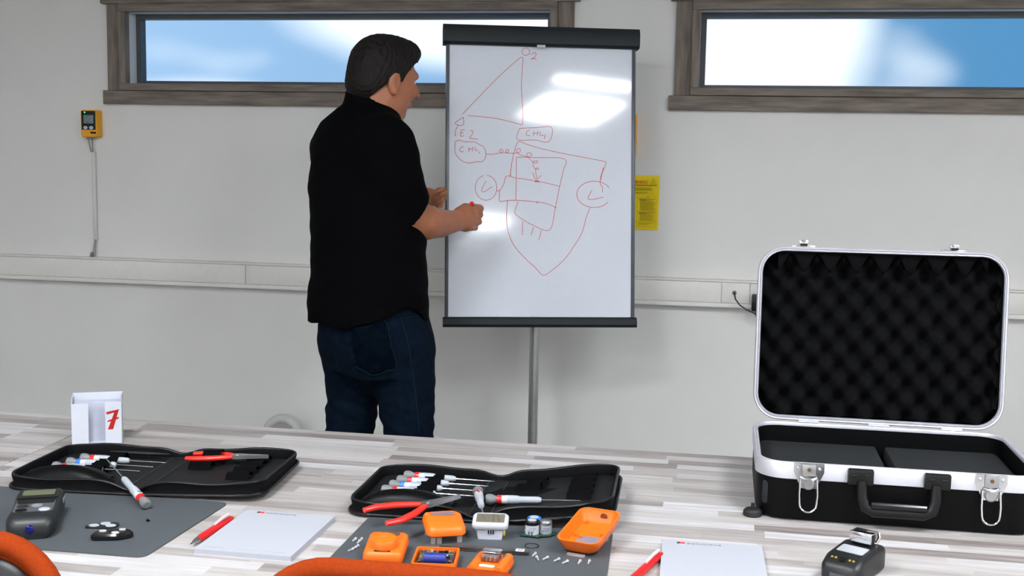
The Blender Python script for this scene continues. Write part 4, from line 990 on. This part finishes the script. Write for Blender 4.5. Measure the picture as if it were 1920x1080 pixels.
# ================================================================ GAS METERS AND PARTS
def ring3(w, d, r, z, dx=0, dy=0, n=5): return [(x, y, z) for x, y in rrect(w, d, r, n, dx, dy)]
def pod(rings): b = bmn(); loft(b, rings); return b
def frame(px, py, toward, z=0):
    """location on the table and heading of local +Y, from two photo points"""
    a = P(px, py, z); c = P(*toward, z); d = c-a; return a, math.atan2(-d.x, d.y), d.length
# black handheld meter on the left mat: from its near end to the far end
a, rz, L_ = frame(57, 1010, (88, 935), MT); 
hm = thing('handheld_gas_meter', 'black handheld gas meter with olive display lying on the grey mat', 'gas meter', a, rz)
L_ = .150; wM = .080
hb = bmn(); rg = []
for y, w_, h_ in ((-.006, .05, .022), (.0, .066, .030), (.016, .078, .036), (.06, .077, .036), (.085, .076, .037), (.13, .080, .040), (.150, .078, .040), (.158, .070, .034)):
    rg.append([(x, y, z) for x, z in rrect(w_, h_, min(.012, h_*.35), 4, 0, h_/2)])
loft(hb, rg); obj('housing', hb, DARKPL, hm, ang=50)
def plate(name, x0, x1, y0, y1, z, m, parent, t=.0012, slope=0, r=.003): 
    b = bmn(); slab(b, rrect(x1-x0, y1-y0, min(r, (x1-x0)*.45, (y1-y0)*.45), 4), 0, t, M=TR(((x0+x1)/2, (y0+y1)/2, z)) @ RX(slope)); return obj(name, b, m, parent)
sc = plate('screen_bezel', -.033, .033, .098, .150, .0388, BLACKPL, hm, .0014)
plate('screen', -.026, .026, .112, .142, .0402, LCDD, sc, .0008)
plate('keypad_area', -.031, .031, .030, .088, .0358, mat('keypad_grey', (72, 74, 78), .35), hm, .0012)
plate('key_recess', -.029, .029, .074, .090, .0366, BLACKPL, hm, .0010)
for x, y, m_ in ((-.018, .036, BLACKPL), (.018, .036, mat('silver_key', (190, 194, 202), .3, metal=.3)), (.004, .060, mat('key_light', (120, 122, 126), .35)), (-.018, .058, DARKPL)):
    obj('key', lathe(bmn(), [(.0095, 0), (.009, .002), (.006, .003)], 16, TR((x, y, .0368)) @ Matrix.Diagonal((1, .8, 1, 1))), m_, hm)
obj('blue_lens', lathe(bmn(), [(.0075, 0), (.007, .003), (.004, .0045)], 16, TR((0, -.004, .017)) @ RX(PI/2)), mat('blue_lens', (5, 14, 95), .2), hm)
obj('side_key', bb(.0385, .0408, .115, .138, .022, .031, .001), mat('side_key_grey', (112, 118, 120), .5), hm)
# keypad frames
for px, py, lab, n_, m_ in ((193, 988, 'flat black membrane keypad with three white pads on the grey mat', 0, DARKPL), (211, 1009, 'shiny black rubber keypad shell on the grey mat', 1, BLACKPL)):
    c_ = P(px, py, MT); o = thing('keypad_membrane', lab, 'keypad', c_, .12 if n_ == 0 else .3)
    if n_ == 0:
        b = bmn(); slab(b, ccw(roundpoly([(-.028, -.012, 0), (.018, -.012, 0), (.026, .0, 0), (.022, .018, 0), (-.004, .018, 0), (-.026, -.002, 0)], .006)), 0, .003); obj('backing', b, m_, o)
        for x, y in ((-.014, -.003), (.001, .009), (.014, -.001)): obj('white_pad', lathe(bmn(), [(.0088, 0), (.0085, .0008)], 18, TR((x, y, .0031)) @ Matrix.Diagonal((1, .8, 1, 1))), PAPER, o)
    else:
        b = bmn(); q = ccw(roundpoly([(-.034, -.014, 0), (.012, -.016, 0), (.036, .000, 0), (.024, .016, 0), (-.004, .020, 0), (-.030, .008, 0)], .009)); slab(b, q, 0, .011, .003); obj('backing', b, mat('gloss_black', (10, 10, 12), .15), o)
        for x, y, s_ in ((-.016, .004, .006), (.014, .009, .0055), (.006, -.007, .0065)): obj('key_dome', lathe(bmn(), [(s_, 0), (s_*.9, .0015), (s_*.4, .0022)], 16, TR((x, y, .0111)) @ Matrix.Diagonal((1, .7, 1, 1))), mat('dome_silver', (176, 180, 178), .3), o)
SCREWM = mat('zinc_screw', (205, 208, 212), .35, metal=.35)
def screw(px, py, ang, label, group, m=SCREWM, z=MT, L=.010):
    o = thing('small_screw', label, 'screw', P(px, py, z+.0024), ang, group)
    obj('shank', tube(bmn(), [(0, -L/2, 0), (0, L/2, 0)], .0014, 8), m, o); obj('screw_head', tube(bmn(), [(0, L/2, 0), (0, L/2+.002, 0)], .0024, 12), m, o)
screw(279, 976, 1.2, 'single tiny black screw lying on the mat near the loose screwdriver', None, BLACKPL, L=.004)
for k, (px, py) in enumerate(((1001, 1040), (1008, 1047), (1022, 1047), (1043, 1050), (1059, 1054), (1086, 1054), (1104, 1054))):
    screw(px, py, (-.2, .35, -.45, -.5, -.5, -.1, -.05)[k], 'tiny silver screw in the row beside the big orange shell', 'screws in a row by the orange shell', L=.012)
for k, (px, py) in enumerate(((657, 1031), (663, 1028), (668, 1025), (664, 1012), (672, 1016), (677, 1012))):
    screw(px, py, -.4+.1*k, 'tiny silver screw in the cluster at the left rim of the mat', 'screws clustered at the mat rim', L=.010)

# orange cover with round cap
a, rz, L_ = frame(716, 1058, (737, 1013), MT)
o = thing('detector_cover', 'orange gas detector front cover with a raised round cap', 'detector cover', a, rz)
obj('shell', pod([ring3(.062, .078, .008, 0, 0, .042), ring3(.064, .080, .009, .003, 0, .042), ring3(.062, .078, .009, .013, 0, .042), ring3(.055, .071, .007, .017, 0, .042)]), ORANGEPL, o, ang=50)
obj('round_cap', lathe(bmn(), [(.0215, .0165), (.0210, .0265), (.0190, .0295), (.008, .030), (.007, .029), (.0005, .029)], 26, TR((-.001, .031, 0))), ORANGEPL, o, ang=45)
plate('window', -.013, .018, .066, .076, .0168, mat('window_brown', (92, 66, 48), .3), o, .0008)
plate('light_slot', -.014, .012, .008, .0125, .0168, BLACKPL, o, .0008); plate('red_dot', .002, .008, .0085, .012, .0174, REDPL, o, .0006)
o.rotation_euler = (.13, 0, rz); obj('rear_lip', box(bmn(), (0, .070, -.0035), (.05, .004, .008), .001), ORANGEPL, o)
# orange cover propped on clear legs
a, rz, L_ = frame(836, 1017, (815, 979), MT)
o = thing('detector_cover', 'orange gas detector cover propped tilted on clear plastic legs', 'detector cover', a, .42)
M_ = TR((0, .02, .019)) @ RX(.24)
obj('shell', pod([ring3(.060, .058, .010, 0), ring3(.066, .064, .012, .003), ring3(.064, .062, .012, .011), ring3(.052, .050, .010, .016)]), ORANGEPL, o, M_, ang=50)
b = bmn(); slab(b, rrect(.040, .010, .003, 4, 0, .016), .0158, .0168, M=M_); obj('window', b, mat('smoke_window', (120, 100, 104), .15), o)
b = bmn(); lathe(b, [(.006, 0), (.0055, .0008)], 14, M_ @ TR((-.024, .020, .0145))); obj('corner_button', b, mat('orange_brown', (205, 110, 60), .4), o)
for x, y, h_ in ((-.022, -.004, .0142), (-.012, -.004, .014), (.022, -.004, .0142), (.024, .040, .0235), (-.024, .040, .0235)): obj('clear_leg', bb(x-.004, x+.004, y-.0025, y+.0025, 0, h_, .0008), CLEAR, o)
# orange tray with circuit board
a, rz, L_ = frame(812, 1074, (832, 1034), MT)
o = thing('detector_half', 'open orange detector half with circuit board and blue battery', 'detector half', a, .13)
w_, d_ = .068, .078
b = bmn(); loft(b, [ring3(w_-.006, d_-.006, .005, 0, 0, .036), ring3(w_, d_, .006, .003, 0, .036), ring3(w_, d_, .006, .015, 0, .036), ring3(w_-.006, d_-.006, .005, .015, 0, .036), ring3(w_-.006, d_-.006, .005, .004, 0, .036)]); obj('tray', b, ORANGEPL, o)
pc_ = plate('circuit_board', -.028, .028, .004, .070, .009, PCBD, o, .0016)
obj('battery', tube(bmn(), [(-.016, .014, .018), (.018, .014, .018)], .0085, 18), BATT, o)
rnd = random.Random(5)
for k in range(22):
    x = rnd.uniform(-.024, .024); y = rnd.uniform(.028, .066); s_ = rnd.uniform(.0018, .0042)
    obj('component', bb(x-s_, x+s_, y-s_*.7, y+s_*.7, .0106, .0106+rnd.uniform(.001, .004)), (BLACKPL, STEEL, CHROME, SDGREY, GOLD)[k % 5], pc_, smooth=False)
for x in (-.024, .024):
    for y in (.012, .056): obj('screw_post', lathe(bmn(), [(.0038, .0106), (.0036, .015), (.002, .0152)], 12, TR((x, y, 0))), CHROME, pc_)
# orange back with steel clip
a, rz, L_ = frame(910, 1083, (920, 1056), MT)
o = thing('detector_half', 'orange detector back shell with a steel belt clip', 'detector half', a, -.06)
obj('shell', pod([ring3(.056, .080, .012, 0, 0, .03), ring3(.060, .084, .013, .004, 0, .03), ring3(.058, .082, .013, .011, 0, .03), ring3(.050, .074, .011, .014, 0, .03)]), ORANGEPL, o, ang=50)
for s in (-1, 1): obj('side_ridge', tube(bmn(), [(s*.021, -.006, .012), (s*.021, .062, .012)], .0075, 12), ORANGEPL, o, ang=60)
plate('type_label', -.013, .011, .006, .016, .0142, CARD, o, .0006)
cl_ = obj('belt_clip', box(bmn(), (-.001, .044, .0275), (.030, .030, .0016), .0006, rot=(-.1, 0, 0)), CHROME, o)
obj('clip_spring', bb(-.014, .012, .030, .050, .0142, .026, .001), STEEL, cl_)
for k in range(4): obj('clip_tooth', box(bmn(), (-.011+.007*k, .0285, .019), (.004, .003, .007), .0008), mat('tooth_bronze', (120, 104, 90), .3, metal=.7), cl_)
obj('clip_rivet', lathe(bmn(), [(.003, .0142), (.0028, .018), (.001, .019)], 12, TR((.019, .046, .004))), CHROME, cl_)
# white module
a, rz, L_ = frame(918, 1012, (918, 975), MT)
o = thing('sensor_module', 'white display module with grey screen standing on the mat', 'module', a, .12)
obj('lower_box', pod([ring3(.040, .026, .003, 0, 0, .014), ring3(.048, .030, .003, .020, 0, .014)]), CARD, o)
for x, ww, mm in ((-.015, .013, BLACKPL), (.008, .010, PCB), (.018, .009, BLACKPL)): obj('slot', bb(x-ww/2, x+ww/2, -.0018, .002, .0165, .0225), mm, o, smooth=False)
for k in range(3): obj('pin', bb(-.003+.004*k, -.001+.004*k, -.0015, .001, .010, .0165), BLACKPL, o, smooth=False)
obj('knob', lathe(bmn(), [(.006, 0), (.006, .002), (.003, .003)], 14, TR((.0225, .006, .011)) @ RY(PI/2)), mat('yellow_knob', (205, 180, 40), .4), o)
tp_ = TR((0, .016, .026)) @ RX(.18)
hd_ = obj('display_head', pod([ring3(.052, .036, .006, -.007), ring3(.060, .042, .008, -.003), ring3(.060, .042, .008, .003), ring3(.055, .038, .007, .006)]), CARD, o, tp_, ang=50)
b = bmn(); slab(b, rrect(.047, .028, .001, 3), .006, .0068, M=tp_); ds = obj('screen', b, mat('screen_olive', (104, 100, 86), .2), hd_)
for x0_, x1_ in ((-.016, -.006), (.004, .006), (.010, .016)):
    obj('screen_mark', tube(bmn(), [tp_ @ Vector((x0_, .012, .0071)), tp_ @ Vector((x1_, -.011, .0071))], .0004, 4), mat('mark_brown', (88, 50, 40), .5), ds)
# sensor board
a = P(1006, 1005, MT); o = thing('sensor_board', 'small green circuit board carrying two labelled sensor cans', 'circuit board', a, .05)
b = bmn(); slab(b, ccw([(-.028, -.010), (-.004, -.012), (.004, -.016), (.010, -.009), (.022, -.006), (.031, .006), (.030, .016), (-.022, .016), (-.028, .002)]), .002, .004); obj('board', b, PCB, o, smooth=False)
obj('standoff', bb(-.02, .02, -.004, .012, 0, .002), BLACKPL, o)
def can(x, y, r_, h_, capm, topm, lab):
    k = obj('sensor_can', lathe(bmn(), [(r_, .004), (r_, .004+h_), (r_*.9, .0045+h_)], 24, TR((x, y, 0))), lab, o)
    obj('can_cap', lathe(bmn(), [(r_*1.04, .0045+h_*.72), (r_*1.04, .004+h_), (r_*.95, .0055+h_), (r_*.7, .0056+h_)], 24, TR((x, y, 0))), capm, k)
    obj('can_window', lathe(bmn(), [(r_*.66, .0056+h_), (r_*.6, .0062+h_)], 20, TR((x, y, 0))), topm, k)
    for q in range(4): obj('label_line', box(bmn(), (x+.001*q-.001, y-r_-.0001, .008+h_*.13*q), (r_*1.0, .0004, .0007)), GREYTXT, k, smooth=False)
can(-.008, .002, .0115, .021, BLACKPL, PAPER, CARD); can(-.007, .0245, .0115, .019, BLUEPL, PAPER, CARD)
can(.014, .010, .0105, .019, STEEL, STEEL, SDGREY)
for x, y in ((-.019, -.003), (-.012, -.009), (-.007, -.010)): obj('contact_pin', lathe(bmn(), [(.0016, .004), (.0016, .010), (.0008, .011)], 10, TR((x, y, 0))), CHROME, o)
# rubber ring
a = P(997, 1023, MT+.0009); b = bmn(); tube(b, [(.0115*math.cos(k*PI/14), .0115*math.sin(k*PI/14), 0) for k in range(28)], .0009, 6, closed=True)
ro = obj('rubber_ring', b, DARKPL); ro.location = a; tag(ro, 'thin black rubber sealing ring on the mat below the sensor board', 'rubber ring')
# labelled tweezers
tz_ = thing('flat_tweezers', 'long brown-grey flat tweezers marked 2 lying among the orange parts', 'tweezers'); A_ = P(825, 1024, MT+.004); B2 = P(992, 1036, MT+.004); aim(tz_, A_, B2); Lt = (B2-A_).length
TWM = mat('tweezer_brown', (80, 72, 68), .4, metal=.3)
for s in (-1, 1):
    b = bmn(); n_ = 10
    loft(b, [[(Lt*k/n_, s*.0003-(.0055 if k > 1 else .0015+.0015*k), s*.0022*math.sin(PI*(1-k/n_)**.8)+s*.0004), (Lt*k/n_, (.0055 if k > 1 else .0015+.0015*k), s*.0022*math.sin(PI*(1-k/n_)**.8)+s*.0004), (Lt*k/n_, (.0055 if k > 1 else .0015+.0015*k), s*.0022*math.sin(PI*(1-k/n_)**.8)+s*.0014), (Lt*k/n_, -(.0055 if k > 1 else .0015+.0015*k), s*.0022*math.sin(PI*(1-k/n_)**.8)+s*.0014)] for k in range(n_+1)]); obj('tweezer_arm', b, TWM, tz_)
lb_ = obj('paper_label', box(bmn(), (Lt*.90, 0, .0028), (.014, .0118, .0010)), CARD, tz_, smooth=False)
text('label_numeral', '2', .010, BLACKTXT, lb_, TR((Lt*.90, 0, .0034)) @ RZ(-PI/2), ext=.0001)
# big orange shell, open side up
a, rz, L_ = frame(1080, 1044, (1127, 981), MT)
o = thing('detector_shell', 'large empty orange detector shell lying open side up on the mat', 'detector shell', a, -.25)
sh_ = bmn(); M_ = TR((0, .002, .0)) @ RX(.17)
def br(w_, d_, r_, z, dy): return ring3(w_, d_, r_, z, 0, dy, 6)
loft(sh_, [br(.050, .090, .016, .0, .058), br(.062, .106, .018, .006, .058), br(.072, .121, .016, .022, .060), br(.073, .123, .016, .026, .060), br(.067, .117, .014, .026, .060), br(.065, .115, .013, .022, .060), br(.054, .098, .012, .008, .058)]); obj('shell', sh_, ORANGEPL, o, M_, ang=50)
b = bmn(); slab(b, rrect(.036, .034, .002, 3, .004, .036), .0082, .0092, M=M_); obj('type_sticker', b, mat('sticker_grey', (118, 112, 130), .7), o)
b = bmn(); lathe(b, [(.0065, 0), (.006, .001)], 16, M_ @ TR((.006, .1125, .017)) @ RX(PI/2)); obj('port_hole', b, mat('port_brown', (110, 62, 26), .6), o)
for x, y in ((-.019, .098), (-.020, .052), (.020, .064), (-.010, .046)): obj('screw_boss', lathe(bmn(), [(.004, .008), (.0035, .013), (.002, .0135)], 12, M_ @ TR((x, y, 0))), ORANGEPL, o, ang=50)
obj('rear_prop', bb(-.02, .02, .085, .100, 0, .0145, .002), CLEAR, o)
obj('front_tab', bb(-.016, .014, -.0025, .006, .0, .004, .001), CLEAR, o)
# black detector with clip on the right
a, rz, L_ = frame(1572, 1096, (1618, 1026), 0)
o = thing('clip_gas_detector', 'compact black gas detector with steel clip and pale label on its back', 'gas detector', a, -.50)
b = bmn(); rg = []
for y, w_, h0, h_ in ((-.004, .050, .004, .026), (.004, .060, .0, .032), (.022, .062, .0, .040), (.085, .062, .0, .044), (.105, .060, .0, .040), (.116, .052, .003, .030)):
    rg.append([(x, y, z) for x, z in rrect(w_, h_-h0, .008, 4, 0, (h_+h0)/2)])
loft(b, rg); obj('housing', b, mat('detector_black', (15, 17, 18), .45, var=.1), o, ang=50)
plate('type_label', -.021, .021, .034, .064, .0415, mat('label_silver', (158, 162, 168), .4), o, .0008, .05)
for x in (-.017, -.011, .011, .017): obj('gold_contact', lathe(bmn(), [(.0022, 0), (.0018, .001)], 10, TR((x, .012, .0368)) @ RX(.45)), GOLD, o)
plate('contact_port', -.005, .005, .007, .016, .0350, BLACKPL, o, .0025, .4)
pl = obj('name_plate', box(bmn(), (0, -.0042, .014), (.026, .001, .008)), mat('plate_grey', (66, 72, 78), .5), o, smooth=False)
cp_ = obj('clip_plate', box(bmn(), (.002, .086, .062), (.036, .030, .0022), .001, rot=(-.08, 0, 0)), CHROME, o)
obj('clip_front', box(bmn(), (.002, .0715, .055), (.036, .002, .015), .0008), CHROME, cp_)
obj('clip_block', bb(-.013, .016, .074, .100, .043, .060, .002), BLACKPL, cp_)
obj('clip_spring', tube(bmn(), [(.020, .092, .046), (.023, .096, .054), (.020, .100, .060)], .0025, 8), CHROME, cp_)

# ================================================================ CHAIRS
def chair(x, y, top, rz, label, w=.43):
    o = thing('upholstered_chair', label, 'chair', (x, y, 0), rz)
    hB = .40; zc = top-hB/2; Rr = .125; M_ = TR((0, 0, zc)) @ RX(math.radians(-8))
    def outl(i): return [(u, 0, v) for u, v in rrect(w-2*i, hB-2*i, max(.02, Rr-i), 9)]
    obj('back_rim', tube(bmn(), [tuple(M_ @ Vector(p)) for p in outl(.016)], .016, 14, closed=True), ORFAB, o, ang=70)
    b = bmn(); loft(b, [[(p[0], yy, p[2]) for p in outl(i)] for yy, i in ((.0, .03), (.018, .034), (.028, .06), (.030, .10))]); obj('back_cushion', b, ORFAB, o, M_, ang=60)
    b = bmn(); loft(b, [[(p[0], yy, p[2]) for p in outl(i)] for yy, i in ((-.006, .036), (-.016, .044), (-.022, .07), (-.022, .11))]); obj('back_shell', b, BLACKPL, o, M_, ang=60)
    b = bmn(); loft(b, [[(x_, y_+.25, z) for x_, y_ in rrect(.44-2*i, .42-2*i, .07, 6)] for z, i in ((.43, .02), (.44, 0), (.47, 0), (.485, .02))]); obj('seat_cushion', b, ORFAB, o, ang=60)
    b = bmn(); slab(b, rrect(.40, .38, .06, 6, 0, .25), .412, .4295); obj('seat_pan', b, BLACKPL, o)
    for s in (-1, 1):
        obj('back_support', tube(bmn(), [(s*.10, .10, .42), (s*.10, -.02, .425), (s*.10, -.045, .50), tuple(M_ @ Vector((s*.10, -.024, -.1)))], .011, 10), BLACKPL, o)
        for q in (-1, 1):
            obj('leg', tube(bmn(), [(s*.16, .25+q*.14, .415), (s*.21, .25+q*.20, .01), (s*.21, .25+q*.20, 0)], .012, 10), BLACKPL, o)
    return o
chair(-.395, 1.445, .853, 0, 'orange upholstered chair with black back shell facing the orange detector parts', .47)
chair(-1.085, 1.42, .862, 0, 'orange upholstered chair with black back shell near the handheld gas meter', .43)
